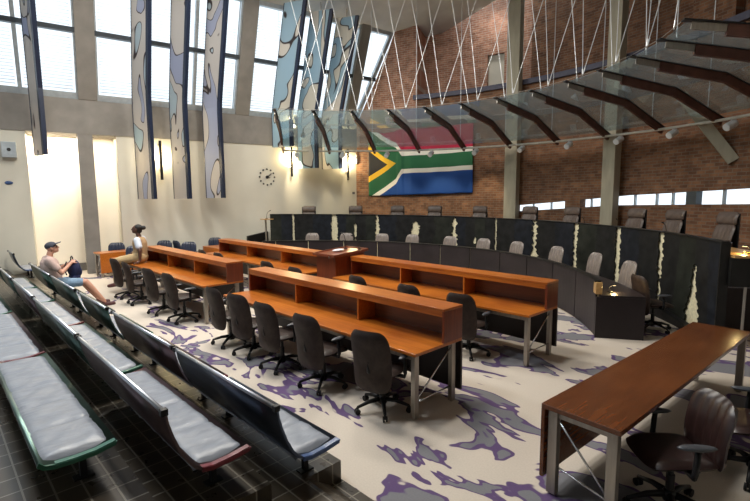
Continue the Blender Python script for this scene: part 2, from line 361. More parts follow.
# ================================================================== SETTING
def setting():
    # --- carpeted well and tiled tiers of the public gallery
    m = MB(); m.box(-19, 6, 2.34, 17.5, -.2, 0); struct(m.build('floor', M['carpet']))
    m = MB()
    prof = [(2.34, -.2), (2.34, 0), (-8, 0), (-8, -.2)]
    m.prism(prof, -19, 6); struct(m.build('floor_tiled', M['tiles']))
    m = MB()
    for (f, z, s1) in ((2.34, .165, -2.84), (1.62, .33, -2.75), (.88, .50, -1.9)):
        m.box(-18.2, s1, -8, f, .0, z)
    struct(m.build('floor_tiers', M['tiles']))
    m = MB()   # short ramps beside the ends of the tiers
    m.prism([(2.22, 0), (1.98, .165), (1.5, .165), (1.27, .33), (.80, .33), (.57, .5), (-8, .5), (-8, 0)], -2.84, 6)
    struct(m.build('floor_ramp', M['tiles']))
    # --- window wall, lower part
    m = MB(); wbox(m, -12, -1.40, -1.0, 0, 0, 4.38); wbox(m, .95, 10.2, -1.0, 0, 0, 4.38); struct(m.build('wall_left', M['plaster']))
    m = MB(); wbox(m, -1.42, .97, -1.15, -.95, 0, 4.4); struct(m.build('wall_recess', M['plaster_white']))
    m = MB(); wbox(m, -1.40, .95, -.955, -.925, 0, .26); struct(m.build('baseboard_left', M['skirting']))
    m = MB(); wbox(m, -.11, .30, -.42, .02, 0, 4.4); struct(m.build('column_left', M['concrete'], bevel=.01))
    m = MB(); wbox(m, -12, 10.6, -1.15, .03, 4.38, 5.42); struct(m.build('trim_1', M['concrete']))   # concrete beam under the windows
    for i, (a0, a1) in enumerate(((-4.75, -4.25), (0.0, .5), (4.85, 5.35), (9.5, 9.93))):
        m = MB(); wbox(m, a0, a1, -.45, .05, 5.42, ZT+.2, True); struct(m.build('mullion_%d' % (i+1), M['concrete']))
    # --- windows
    R = lambda a: 10.97+.33*min(1.3, max(0, (a-115)/12))
    bays = [(-4.25, 0.0, 3), (.5, 4.85, 3), (5.35, 9.5, 3), (9.93, 10.95, 1), (-9., -4.75, 3)]
    def clip(a, z):      # the last bay ends on the curved brick wall
        off = LEAN*max(0, z-ZS); b = a
        while b > 9.95:
            p = wl(b, off, 0); an = math.degrees(math.atan2(p[1]-CY, p[0]-CX))
            if math.hypot(p[0]-CX, p[1]-CY) < R(an)+.03: break
            b -= .02
        return b
    for i, (a0, a1, n) in enumerate(bays):
        w = bpy.data.objects.new('window_%d' % (i+1), None); COL.objects.link(w); struct(w)
        fr = MB(); wbox(fr, a0, a1, -.2, -.02, ZS-.02, ZS+.16, True); wbox(fr, a0, a1, -.2, -.05, ZT-.1, ZT+.05, True)
        st = (a1-a0)/n
        for k in range(n+1):
            a = a0+k*st
            if i == 3 and k == 1:
                e0, e1 = clip(11.6, ZS), clip(11.6, ZT)
                fr.hexa([wlean(e0-.16, -.03, ZS), wlean(e0, -.03, ZS), wlean(e0, -.2, ZS), wlean(e0-.16, -.2, ZS)], [wlean(e1-.16, -.03, ZT), wlean(e1, -.03, ZT), wlean(e1, -.2, ZT), wlean(e1-.16, -.2, ZT)])
            else: wbox(fr, a-.05, a+.05, -.2, -.03, ZS, ZT, True)
        fr.build('frame', M['frame'], w)
        tr = MB(); wbox(tr, a0, a1 if i != 3 else clip(11.6, 7.2), -.16, 0.0, 7.20, 7.32, True); tr.build('transom', M['frame_dark'], w)
        pn = MB(); wbox(pn, a0, a1 if i != 3 else 11.1, -.14, -.12, ZS, ZT, True); pn.build('pane', M['pane'], w)
        bl = MB()
        for k in range(n):
            b0 = a0+k*st+.10; b1 = a0+(k+1)*st-.10
            if i == 3: b1 = 10.1
            z = ZS+.26
            while z < 7.1+(1.0 if (k+i) % 2 else 1.6):
                if not 7.12 < z < 7.38:
                    bl.add([wlean(b0, -.20, z), wlean(b1, -.20, z), wlean(b1, -.265, z+.045), wlean(b0, -.265, z+.045)], [(0, 1, 2, 3)])
                z += .085
        bl.build('blind', M['blind'], w)
    # --- ceiling (above the leaning windows, slightly rising into the hall)
    o = LEAN*(ZT-ZS)
    m = MB(); b = [wl(-12, o-.25, ZT), wl(13, o-.25, ZT), wl(13, 6, ZT+.60), wl(-12, 6, ZT+.60)]
    m.hexa(b, [(p[0], p[1], p[2]+.3) for p in b]); b = [wl(-12, 6, ZT+.60), wl(13, 6, ZT+.60), (8, 20, ZT+.6), (8, -10, ZT+.6)]
    m.hexa(b, [(p[0], p[1], p[2]+.3) for p in b]); struct(m.build('ceiling', M['concrete_ceiling']))
    # --- curved brick wall behind the judges
    R = lambda a: 10.97+.33*min(1.3, max(0, (a-115)/12)); R2 = lambda a: R(a)+.3
    zb = lambda a: 1.82+(92-a)*.0135 if a > 73.4 else 2.07+(73.4-a)*.004
    zt = lambda a: 2.04+(92-a)*.0165 if a > 73.4 else 2.36+(73.4-a)*.008
    p = wl(clip(11.6, ZS), 0, 0); AL0 = math.degrees(math.atan2(p[1]-CY, p[0]-CX))+.6
    m = MB(); arcbox(m, 92.2, 113.8, R, R2, 0, 6.3, 20, True); arcbox(m, 113.8, AL0, R, R2, 0, 5.02, 12, True); arcbox(m, 20, 92.2, R, R2, 0, zb, 50, True); arcbox(m, 20, 92.2, R, R2, zt, 6.3, 50, True)
    arcbox(m, 79.7, 82.6, R, R2, 1.9, 2.3, 3, True)
    struct(m.build('wall_back', M['brick']))
    m = MB()
    def aleft(z):
        zz = min(z, ZT); p = wl(clip(11.6, zz), LEAN*max(0, zz-ZS), 0); return math.degrees(math.atan2(p[1]-CY, p[0]-CX))
    AL = [aleft(5.0+i*.2) for i in range(26)]
    def pf(u, v):
        al = AL[min(25, int(round(v*25)))]; a = al+(114.6-al)*u; return P(a, R(a), 5.0+5.0*v)
    def pu(u, v):
        al = AL[min(25, int(round(v*25)))]; a = al+(114.6-al)*u; return (-rad(a)*11.2, 5.0+5.0*v)
    m.grid(pf, 10, 25, pu); arcbox(m, 113.8, 114.6, 10.97, 12.6, 0, 10, 1, True); struct(m.build('wall_back_pier', M['brick_lit']))
    m = MB(); arcbox(m, 101.4, 114.6, 12.2, 12.5, 6.3, 10.2, 12, True); arcbox(m, 98.1, 101.4, 12.2, 12.5, 7.95, 10.2, 4, True); arcbox(m, 93, 98.1, 12.2, 12.5, 6.3, 10.2, 5, True); struct(m.build('wall_back_upper', M['brick_lit']))
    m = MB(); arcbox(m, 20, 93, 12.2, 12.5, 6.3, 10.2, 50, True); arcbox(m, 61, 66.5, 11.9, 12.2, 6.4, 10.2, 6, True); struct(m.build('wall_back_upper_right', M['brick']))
    m = MB(); arcbox(m, 98.1, 101.4, 12.35, 12.5, 6.3, 8.0, 4); struct(m.build('trim_2', M['plaster']))
    m = MB(); arcbox(m, 20, 114.6, 10.85, 11.1, 6.28, 6.45, 60); arcbox(m, 20, 114.6, 11.1, 12.5, 6.2, 6.32, 60); struct(m.build('trim_3', M['band']))
    w = bpy.data.objects.new('window_6', None); COL.objects.link(w); struct(w)
    m = MB(); arcbox(m, 20, 92.2, 11.08, 11.10, lambda a: zb(a)-.02, lambda a: zt(a)+.02, 50); m.build('pane', M['pane'], w)
    fm = MB()
    for a in (89, 85.5, 78, 70.5, 67, 64.5, 57.2, 53):
        arcbox(fm, a-.1, a+.1, 11.05, 11.13, zb(a), zt(a), 1)
    fm.build('frame', M['frame'], w)
    m = MB(); arcbox(m, 60.7, 62.2, 10.99, 11.19, 2.1, 2.52, 2); struct(m.build('trim_4', M['frame_dark']))
    for i, (a0, a1) in enumerate(((91.0, 93.5), (71.9, 74.1))):
        m = MB(); arcbox(m, a0, a1, 10.45, 10.72, 0, 10, 2); struct(m.build('column_%d' % (i+1), M['concrete_warm']))
    m = MB(); m.bar(P(55.8, 10.97, 3.15), P(60.2, 10.2, 4.8), .2, .24); struct(m.build('strut', M['concrete_warm']))
    # --- the rest of the hall, behind and right of the viewer
    m = MB(); m.box(6, 6.3, -8, 17, -.2, 10); struct(m.build('wall_right', M['plaster']))
    m = MB(); m.box(-21, 6, -8.3, -8, -.2, 1.6); m.box(-21, 6, -8.3, -8, 5.2, 10); m.box(-2, 6, -8.3, -8, 1.6, 5.2)
    for k in range(14): m.box(-20.6+k*1.4, -20.3+k*1.4, -8.25, -8.05, 1.6, 5.2); struct(m.build('wall_front', M['plaster']))
setting()

# ================================================================== DESKS
def long_desk(name, label, x, y, rz, Ld, Lh, right_brace=True):
    """origin = front right corner of the worktop; length runs to -x, depth to +y"""
    t = thing('counsel_desk', label, 'desk', (x, y, 0), rz, 'long wooden counsel desks')
    D, H, HD, HT = .83, .745, .34, 1.134
    m = MB(); m.box(-Ld, 0, 0, D, H-.035, H); m.build('worktop', M['wood'], t, bevel=.004)
    m = MB(); m.box(-Lh, 0, D-HD-.005, D+.005, HT-.03, HT); m.build('shelf_top', M['wood'], t, bevel=.004)
    m = MB(); m.box(-Lh+.03, -.03, D-HD, D-HD+.022, HT-.095, HT-.03); m.build('fascia', M['wood'], t, bevel=.002)
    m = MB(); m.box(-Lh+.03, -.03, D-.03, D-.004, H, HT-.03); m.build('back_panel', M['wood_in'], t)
    for e in (-Lh, -.03):
        m = MB(); m.box(e, e+.03, D-HD, D, H, HT-.03); m.build('end_panel', M['wood_red'], t, bevel=.002)
    for k in (1, 2):
        m = MB(); xx = -Lh*k/3; m.box(xx-.014, xx+.014, D-HD+.004, D-.03, H, HT-.03); m.build('divider', M['wood'], t)
    m = MB(); m.box(-Ld+.05, .012, D-.035, D-.006, .13, H-.035); m.build('modesty_panel', M['panel_dark'], t)
    m = MB(); m.box(-Ld+.07, -.07, .05, .10, H-.095, H-.035); m.build('front_rail', M['steel'], t)
    for ex in (-.085, -Ld+.03, -Lh/2):
        for yy in (.03, D-.15):
            if ex == -Lh/2 and yy > .1: continue
            m = MB(); m.box(ex, ex+.055, yy, yy+.07, .012, H-.035); m.box(ex+.01, ex+.045, yy+.015, yy+.055, 0, .015); m.build('leg', M['steel'], t, bevel=.004)
    for ex in (-.055, -Ld+.055):
        m = MB(); m.tube([(ex, D-.12, H-.08), (ex, .08, .20)], .009); m.tube([(ex, .07, .18), (ex, D-.10, .19)], .009); m.build('brace', M['steel_bright'], t, smooth=True)
    return t
long_desk('counsel_desk', 'long wooden desk with shelf unit nearest the camera, five chairs along it', .404*.697-4.6266*.717+.0, .404*.717+4.6266*.697, 0, 4.28, 4.28)
long_desk('counsel_desk', 'long wooden desk between the nearest desk and the curved bench, right of the lectern', -2.96, 5.80, -.02, 4.36, 4.36)
long_desk('counsel_desk', 'long wooden desk the woman sits on, four chairs along its front', -8.31, 3.60, 0, 5.95, 4.55)
long_desk('counsel_desk', 'long wooden desk behind the woman\'s desk, ending at the lectern', -8.12, 5.79, -.02, 5.32, 5.32)

def side_table(label, x, y, rz, Ld, Wd, flip=1, woodm=None):
    """origin = near panel-side corner; length runs +y, width to +x*flip, panel on the origin side"""
    t = thing('side_table', label, 'table', (x, y, 0), rz, 'side tables across the ends of the court')
    H = .745; f = flip; X = lambda a, b: (min(a*f, b*f), max(a*f, b*f))
    m = MB(); m.box(*X(0, Wd), 0, Ld, H-.04, H); m.build('worktop', woodm or M['wood_dark'], t, bevel=.004)
    m = MB(); m.box(*X(.0, .03), .0, Ld, .14, H-.04); m.build('modesty_panel', woodm or M['wood_dark'], t, bevel=.003)
    m = MB(); m.box(*X(.05, Wd-.05), .05, .09, H-.10, H-.04); m.box(*X(Wd-.09, Wd-.05), .09, Ld-.09, H-.10, H-.04); m.build('frame', M['steel'], t)
    for yy in (.03, Ld-.10):
        for xx in (.045, Wd-.105):
            m = MB(); m.box(*X(xx, xx+.075), yy, yy+.06, .012, H-.04); m.box(*X(xx+.015, xx+.06), yy+.015, yy+.045, 0, .015); m.build('leg', M['steel'], t, bevel=.004)
    m = MB(); m.tube([(.10*f, .05, H-.09), ((Wd-.08)*f, .05, .18)], .009); m.tube([(.05*f, .05, .26), ((Wd-.07)*f, .05, .16)], .009); m.build('brace', M['steel_bright'], t, smooth=True)
    return t
side_table('dark brown wooden table with chairs at the right edge of the court', -1.59, 3.36, -.075, 3.62, .60, 1)
side_table('small wooden table with brown end panel beside the grey column', -15.62, 3.68, .06, 1.75, .62, -1, M['wood'])
t = side_table('plain wooden table beyond the woman, beside the far left long desk', -15.42, 6.75, -PI/2+.0, 1.77, .62, -1, M['wood'])

# lectern
t = thing('lectern', 'reddish wooden lectern between the two rear long desks', 'lectern', (-7.70, 6.42, 0))
m = MB(); m.prism([(-.40, 0), (.42, 0), (.42, 1.19), (-.40, 1.13)], -.32, .32); m.build('cabinet', M['wood_red'], t, bevel=.004)
m = MB(); m.prism([(-.47, 1.13), (.50, 1.20), (.50, 1.235), (-.47, 1.165)], -.37, .37); m.build('desk_top', M['wood_red'], t, bevel=.005)
m = MB(); zf = lambda y: 1.165+(y+.47)*.0722
for (x0, x1, y0, y1) in ((-.37, .37, -.47, -.44), (-.37, -.345, -.44, .5), (.345, .37, -.44, .5), (-.345, .345, .475, .5)):
    m.hexa([(x0, y0, zf(y0)), (x1, y0, zf(y0)), (x1, y1, zf(y1)), (x0, y1, zf(y1))], [(x0, y0, zf(y0)+.022), (x1, y0, zf(y0)+.022), (x1, y1, zf(y1)+.022), (x0, y1, zf(y1)+.022)])
m.build('raised_edge', M['wood_red'], t)
m = MB(); m.box(.19, .25, -.478, -.466, 1.10, 1.16); m.build('lock_plate', M['steel_bright'], t)
o = MB().ell((0, 0, .028), (.075, .13, .03)).build('computer_mouse', M['white'], None, True); o.location = (-7.74, 6.40, zf(-.02)+.0); o.rotation_euler = (.07, 0, -.5); tag(o, 'white rounded device lying on top of the lectern', 'device')
def mic(loc, rz, h, label):
    t = thing('gooseneck_microphone', label, 'microphone', loc, rz, 'gooseneck microphones')
    m = MB(); m.lathe([(.045, 0), (.045, .012), (.03, .025)], 14); m.build('base', M['plastic'], t, True)
    m = MB(); m.tube([(0, 0, .02), (0, -.01, h*.5), (0, -.06, h*.85), (0, -.14, h)], .007, 6); m.build('stem', M['plastic'], t, True)
    m = MB(); m.cap((0, -.13, h), (0, -.18, h+.015), .014, .014, 8); m.build('capsule', M['plastic'], t, True)
mic((-7.86, 6.72, zf(.30)), .35, .36, 'thin gooseneck microphone on the lectern, left one')
mic((-7.50, 6.80, zf(.38)), -.3, .30, 'thin gooseneck microphone on the lectern, right one')

# ================================================================== CHAIRS  (origin on the floor, sitter faces +y)
def pad(mb, w0, w1, h, th, cz, cy, lean, bend, pleat=0., wr=0., nu=22, nv=16, sq=4.):
    """upholstered back: w0 bottom width, w1 top width"""
    for side in (1, -1):
        def fn(u, v, side=side):
            a = 2*u-1; b = 2*v-1
            # squircle rounding
            k = (1-abs(b)**sq*.22) if b > 0 else (1-abs(b)**sq*.14); kb = (1-abs(a)**sq*.10)
            x = a*k*(w0+(w1-w0)*v)/2; z = b*kb*h/2
            e = max(0., 1-abs(a)**6)*max(0., 1-abs(b)**8)
            y = side*th/2*(e**.5)
            if pleat and side > 0: y += pleat*math.cos(a*PI*5.5)*e*(.35+.65*max(0, b+.6))
            if wr and side < 0: y -= wr*e*(math.sin(b*9+a*2.2)*.5+math.sin(a*5-b*7)*.5)*max(0, .55-b)
            y += -bend*(1-a*a)+.04*(b if b < 0 else -b*b)*0
            y -= lean*z
            y += .05*math.sin((v)*PI)*.6
            return (x, cy+y, cz+z)
        mb.grid(fn, nu, nv)
    return mb
def chair_parts(t, back_m, seat_m, pleat=0., wr=.008, arms=True, dz=0., bh=.67):
    m = MB()
    for k in range(5):
        a = 2*PI*k/5+.3; c, s = math.cos(a), math.sin(a)
        m.tube([(.03*c, .03*s, .125), (.16*c, .16*s, .115), (.30*c, .30*s, .075)], [.028, .022, .016], 8)
    m.lathe([(.045, .075), (.05, .09), (.05, .14), (.035, .16)], 12); m.build('star_base', M['plastic'], t, True)
    for k in range(5):
        a = 2*PI*k/5+.3; c, s = math.cos(a), math.sin(a); m = MB()
        for dd in (-.016, .016):
            p = Vector((.30*c-dd*s, .30*s+dd*c, .031)); ax = Vector((-s, c, 0))*.009; m.tube([p-ax, p+ax], .031, 12)
        m.tube([(.30*c, .30*s, .03), (.30*c, .30*s, .08)], .012, 8); m.build('caster', M['plastic'], t)
    m = MB(); m.lathe([(.03, .14), (.03, .28), (.02, .281), (.02, .40)], 12); m.box(-.1, .1, -.12, .1, .39, .42); m.build('gas_lift', M['plastic'], t)
    m = MB()
    def st(u, v, sd=1):
        a, b = 2*u-1, 2*v-1; kx = 1-abs(b)**4*.12; ky = 1-abs(a)**4*.12
        e = (max(0, 1-abs(a)**6)*max(0, 1-abs(b)**6))**.5
        z = .455+sd*.04*e-(.03*max(0, b)**2)+.012*a*a
        return (a*kx*.25, .02+b*ky*.245, z)
    m.grid(lambda u, v: st(u, v, 1), 14, 14); m.grid(lambda u, v: st(u, v, -1), 14, 14); m.build('seat', seat_m, t, True)
    m = MB(); pad(m, .47, .49, bh, .075, .615+dz, -.25, .14, .045, pleat, wr, sq=6.); m.build('backrest', back_m, t, True)
    m = MB(); m.tube([(0, -.06, .405), (0, -.22, .42), (0, -.285, .52), (0, -.285, .62)], [.03, .028, .025, .02], 8); m.build('back_bracket', M['plastic'], t, True)
    if arms:
        for sx in (-1, 1):
            m = MB(); m.tube([(sx*.17, .0, .42), (sx*.275, .0, .42), (sx*.285, 0, .46), (sx*.285, -.01, .63)], [.02, .022, .022, .02], 8); a = m.build('armrest', M['plastic'], t, True)
            m = MB(); m.ell((sx*.285, .0, .645), (.042, .135, .02), None, 14, 6); m.build('arm_pad', M['pad'], a, True)
GA = 'chairs along the nearest long desk'
ch0 = thing('office_chair', 'brown leather swivel chair apart from the others, near the right end of the nearest desk', 'chair', (-3.50, 3.50, 0), .26, GA)
chair_parts(ch0, M['leather'], M['leather'])
ch0.scale = (1, 1, 1.04)
def chair(x, y, rz, label, group, src=None): return dup(src or ch0, (x, y, 0), rz, label, group)
chair(-4.50, 3.45, .10, 'brown leather swivel chair at the nearest desk, second from its right end', GA)
chair(-5.42, 3.44, .08, 'brown leather swivel chair at the nearest desk, middle of its five', GA)
chair(-6.22, 3.45, .18, 'brown leather swivel chair at the nearest desk, second from its left end', GA)
chair(-6.92, 3.44, .02, 'brown leather swivel chair at the left end of the nearest desk', GA)
GC = 'chairs along the woman\'s desk'
chair(-8.90, 3.47, .06, 'brown leather swivel chair at the right end of the woman\'s desk', GC)
chair(-9.84, 3.42, .12, 'brown leather swivel chair second from the right at the woman\'s desk', GC)
chair(-11.15, 3.40, -.05, 'brown leather swivel chair right in front of the sitting woman', GC)
chair(-12.05, 3.40, .1, 'brown leather swivel chair by the sitting woman\'s knees', GC)
GB = 'chairs along the desk right of the lectern'
chair(-3.88, 5.72, .12, 'dark swivel chair standing free behind the nearest desk, near the right desk end', GB)
chair(-4.85, 5.72, 0., 'dark swivel chair right of the lectern, only the top edge shows over the shelf', GB)
chair(-6.05, 5.72, -.05, 'dark swivel chair nearest the lectern on its right', GB)
GD = 'chairs along the desk left of the lectern'
chair(-7.75, 5.55, 0., 'dark swivel chair in front of the lectern, top edge just showing', GD)
chair(-8.95, 5.62, .05, 'dark swivel chair left of the lectern behind the nearest desk\'s shelf', GD)
chair(-11.3, 5.62, .05, 'dark swivel chair behind the right end of the woman\'s desk shelf', GD)
chair(-12.3, 5.65, -.05, 'dark swivel chair at the left end of the far left long desk', GD)
# pleated clerks' chairs
GK = 'pleated chairs behind the low curved bench'
ck0 = thing('clerk_chair', 'pleated leather chair at the far left of the low curved bench', 'chair', P(134.7, 6.98), rad(134.7)+PI/2, GK)
chair_parts(ck0, M['leather_pale'], M['leather_pale'], .012, 0., dz=.17)
ordn = ['', 'second', 'third', 'fourth', 'fifth', 'sixth', 'seventh', 'eighth', 'ninth']
for i, a in enumerate((125., 114.7, 105.9, 94.9, 85.2, 75.6, 64.2, 53.1)):
    dup(ck0, P(a, 6.98), rad(a)+PI/2, 'pleated leather chair behind the low curved bench, %s from the left' % ordn[i+1], GK)
dup(ck0, P(42.4, 6.95), rad(42)+PI/2+.1, 'pleated leather chair at the right end of the low bench, behind the black chair', GK)
chair(P(36.8, 7.35)[0], P(36.8, 7.35)[1], -.75, 'black swivel chair with armrests by the right end of the low bench', 'single dark chair', ch0)
# navy chairs on the left
GN = 'navy pleated chairs at the far left'
nv0 = thing('office_chair', 'navy leather chair behind the small table by the grey column', 'chair', (-16.45, 4.35, 0), -PI/2-.3, GN)
chair_parts(nv0, M['leather_navy'], M['leather_navy'], .012, 0.)
dup(nv0, (-14.95, 4.35, 0), -PI/2-.6, 'navy leather chair left of the woman, partly behind her knees', GN)
dup(nv0, (-16.08, 5.68, 0), -PI/2-.5, 'navy leather chair beyond the woman\'s desk shelf, just right of her', GN)
dup(nv0, (-14.95, 6.02, 0), -PI/2-.6, 'navy leather chair beyond the middle of the woman\'s desk shelf', GN)
dup(nv0, (-15.82, 7.42, 0), -PI/2-.35, 'navy leather chair at the left end of the plain table by the rear long desk', GN)
dup(nv0, (-16.05, 6.38, 0), .1, 'navy leather chair seen edge-on against the left wall', GN)
# chairs at the right table
GE = 'maroon leather chairs at the dark table'
ev0 = thing('visitor_chair', 'maroon leather chair turned towards the near end of the dark table', 'chair', (-.86, 3.86, 0), PI-.95, GE)
chair_parts(ev0, M['leather_visitor'], M['leather_visitor'], .007, 0., dz=.04, bh=.50)
ev0.location = (-.80, 3.86, 0); ev0.rotation_euler = (0, 0, PI-.85)
dup(ev0, (-.42, 4.85, 0), PI/2+.35, 'maroon leather chair at the middle of the dark table, cut by the photo edge', GE)
dup(ev0, (-.28, 5.95, 0), PI/2+.1, 'maroon leather chair at the far end of the dark table', GE)
# judges' chairs
GJ = 'high-backed chairs of the judges'
ju0 = thing('judge_chair', 'high-backed brown chair at the far left of the judges\' bench', 'chair', P(137.4, 9.0, .8), rad(137.4)+PI/2, GJ)
def judge(t):
    m = MB()
    for k in range(5):
        a = 2*PI*k/5; m.tube([(0, 0, .10), (.30*math.cos(a), .30*math.sin(a), .05)], [.025, .016], 8)
    m.build('star_base', M['steel'], t, True)
    for k in range(5):
        a = 2*PI*k/5; m = MB(); m.ell((.30*math.cos(a), .30*math.sin(a), .028), (.028, .028, .028), None, 8, 6); m.build('caster', M['plastic'], t, True)
    m = MB(); m.lathe([(.03, .08), (.03, .42)], 10); m.build('gas_lift', M['steel'], t)
    m = MB(); m.box(-.26, .26, -.22, .27, .42, .52); m.build('seat', M['leather_judge'], t, True, bevel=.03)
    m = MB(); pad(m, .52, .54, .56, .07, .74, -.24, .20, .03, .004, 0., sq=8.); m.build('backrest', M['leather_judge'], t, True)
    m = MB(); pad(m, .54, .54, .25, .085, 1.12, -.315, .18, .03, 0., 0., nv=10, sq=10.); m.build('headrest', M['leather_judge'], t, True)
    m = MB(); m.box(-.275, .275, -.345, -.325, .50, 1.22); m.build('back_frame', M['plastic'], t, bevel=.008)
    for sx in (-1, 1):
        m = MB(); m.tube([(sx*.28, -.22, .48), (sx*.30, -.2, .68), (sx*.30, .16, .70), (sx*.29, .2, .48)], .014, 8); a = m.build('armrest', M['chrome'], t, True)
        m = MB(); m.box(sx*.30-.025, sx*.30+.025, -.15, .14, .705, .73); m.build('arm_pad', M['leather_judge'], a, bevel=.008)
judge(ju0)
jl = ['second from the left', 'third from the left, beneath the flag\'s left end', 'beneath the middle of the flag', 'just left of the first concrete column', 'just right of the first concrete column', 'midway between the two concrete columns', 'just right of the second concrete column', 'second to the right of the second concrete column', 'large, at the right edge of the photo']
for a, l in zip((125.9, 115.5, 106.3, 95.4, 83.8, 74.6, 61.6, 54.5, 43.5), jl):
    dup(ju0, P(a, 9.0 if a > 44 else 8.75, .8), rad(a)+PI/2, 'high-backed brown judge\'s chair, '+l, GJ)

# ================================================================== CURVED BENCHES
t = thing('curved_bench', 'low dark curved clerks\' bench in front of the judges\' bench', 'bench', (0, 0, 0))
edges = [148.5, 144.5, 134.6, 123.6, 112.9, 102.3, 92.4, 82.4, 72.1, 62.5, 52.7, 42.9, 31.8]
for a0, a1 in zip(edges[1:], edges[:-1]):
    m = MB(); arcbox(m, a0+.12, a1-.12, 6.245, 6.275, .02, .935, 8); m.build('front_panel', M['charcoal'], t, bevel=.003)
m = MB(); arcbox(m, 31.8, 148.5, 6.275, 6.30, 0, .93, 70); m.build('backing', M['hide_gap'], t)
m = MB(); arcbox(m, 31.8, 148.5, 6.225, 6.325, .93, .955, 70); m.build('top_rail', M['black'], t)
m = MB(); arcbox(m, 31.0, 149, 6.31, 6.98, .69, .725, 70); m.build('desk_top', M['charcoal'], t, bevel=.003)
for a0, a1 in ((31.0, 31.5), (148.6, 149)):
    m = MB(); arcbox(m, a0, a1, 6.24, 6.98, 0, .69, 1); m.build('end_panel', M['charcoal'], t)
m = MB(); arcbox(m, 31.5, 33.2, 6.24, 6.34, .726, .93, 1); m.build('wooden_end_block', M['wood_light'], t, bevel=.006)

hb = thing('judges_bench', 'tall black hide-covered curved bench with torn pale seams', 'bench', (0, 0, 0))
ztop = lambda a: 1.62+(a-33)*.00125
m = MB(); arcbox(m, 31.45, 31.75, 8.0, 8.13, 0, lambda a: ztop(a), 1); m.build('end_post', M['black'], hb)
m = MB(); arcbox(m, 31.75, 146.5, 8.06, 8.10, 0, lambda a: ztop(a)-.01, 80); m.build('pale_backing', M['hide_gap'], hb)
gaps = [(146.5, [(0, 0), (1, 0)], 0), (140.5, [(0, .28), (1, .22)], .08), (129.6, [(0, .55), (.4, .75), (.8, .8), (1, .55)], .22),
        (124., [(0, .35), (.45, .4), (.5, .05), (.6, .35), (.78, .4), (.82, 0), (1, 0)], .12), (118., [(0, .2), (.4, .25), (.6, .5), (.9, .4), (1, .25)], .25),
        (107.7, [(0, .1), (.35, .1), (.5, .3), (.58, .1), (.62, .9), (.72, 1.), (.84, .9), (.88, 0), (1, 0)], .35), (97.2, [(0, 1.3), (.2, 1.2), (.3, .6), (.5, .9), (.65, .5), (.9, .6), (.97, .3), (1, 0)], .4),
        (91.7, [(0, .1), (.3, .3), (.34, 0), (.5, 0), (.52, .4), (.62, .3), (.64, 0), (1, 0)], .1), (86.2, [(0, .4), (.3, .45), (.35, .2), (1, .25)], .12),
        (76.2, [(0, 1.7), (.25, 1.5), (.33, .9), (.42, 1.1), (.5, .5), (.8, .6), (1, .45)], .4), (65.9, [(0, 1.0), (.25, .8), (.4, .4), (1, .5)], .25),
        (55.6, [(0, .6), (.5, .6), (1, .5)], .22), (45.6, [(0, .4), (.4, .3), (.7, .6), (1, .5)], .25), (37.6, [(0, 1.6), (.2, 1.5), (.35, .9), (.5, .5), (.7, .35), (.74, 0), (1, 0)], .25), (31.5, [(0, 0), (1, 0)], 0)]
def gw(g, v):
    pts = g[1]
    for (a, x), (b, y) in zip(pts[:-1], pts[1:]):
        if a <= v <= b: return x+(y-x)*(v-a)/max(1e-6, b-a)
    return pts[-1][1]
HM = [M['hide'], mat('hide_greenish', (.016, .018, .014), .6, var=.5, scale=4, bump=.1, spec=.2), mat('hide_navy', (.010, .012, .017), .6, var=.5, scale=6, bump=.1, spec=.2)]
for g0, g1 in zip(gaps[:-1], gaps[1:]):       # g0 is the higher angle
    NV = 46
    r0 = [random.uniform(-1, 1) for _ in range(NV+1)]; r1 = [random.uniform(-1, 1) for _ in range(NV+1)]
    m = MB()
    def fn(u, v, rr=8.03):
        j = int(round(v*NV)); w0 = gw(g0, v); w1 = gw(g1, v)
        hi = g0[0]-(w0*1.05+g0[2]*r0[j]*(1 if w0 > .04 else 0)); lo = g1[0]+(w1*1.05+g1[2]*r1[j]*(1 if w1 > .04 else 0))
        a = hi+(lo-hi)*u
        return P(a, rr, v*ztop(a))
    hm = random.sample(HM, 2)
    for h, (ua, ub) in enumerate(((0., .5), (.5, 1.))):
        m = MB(); m.grid(lambda u, v: fn(ua+(ub-ua)*u, v), 5, NV); m.build('hide_panel', hm[h], hb, solid=.02)
m = MB(); arcbox(m, 31.5, 146.5, 8.0, 8.13, ztop, lambda a: ztop(a)+.02, 80); m.build('top_edge', M['black'], hb)
m = MB(); arcbox(m, 30.6, 146.5, 8.14, 8.74, 1.40, 1.44, 70); m.build('desk_top', M['wood_light'], hb)
m = MB(); arcbox(m, 30.9, 31.5, 8.12, 8.74, .95, 1.40, 1); m.build('end_panel', M['black'], hb)
for rr in (8.35, 8.68):
    m = MB(); p = P(31.2, rr); m.box(p[0]-.018, p[0]+.018, p[1]-.018, p[1]+.018, 0, .95); m.build('leg', M['steel'], hb)
m = MB(); arcbox(m, 33, 62, 7.86, 8.0, 0, lambda a: .05+.012*(a-33), 20); m.build('kick_step', M['black'], hb)
m = MB(); arcbox(m, 36, 146, 8.15, 10.3, 0, .8, 60); struct(m.build('floor_dais', M['charcoal']))
for a, l in ((66.5, 'midway along the right half'), (58.6, 'right of the second concrete column'), (48.5, 'towards its right end'), (90., 'below the first concrete column')):
    mic(P(a, 8.4, 1.44), rad(a)-PI/2+.4, .36, 'thin black microphone on the judges\' bench, '+l)
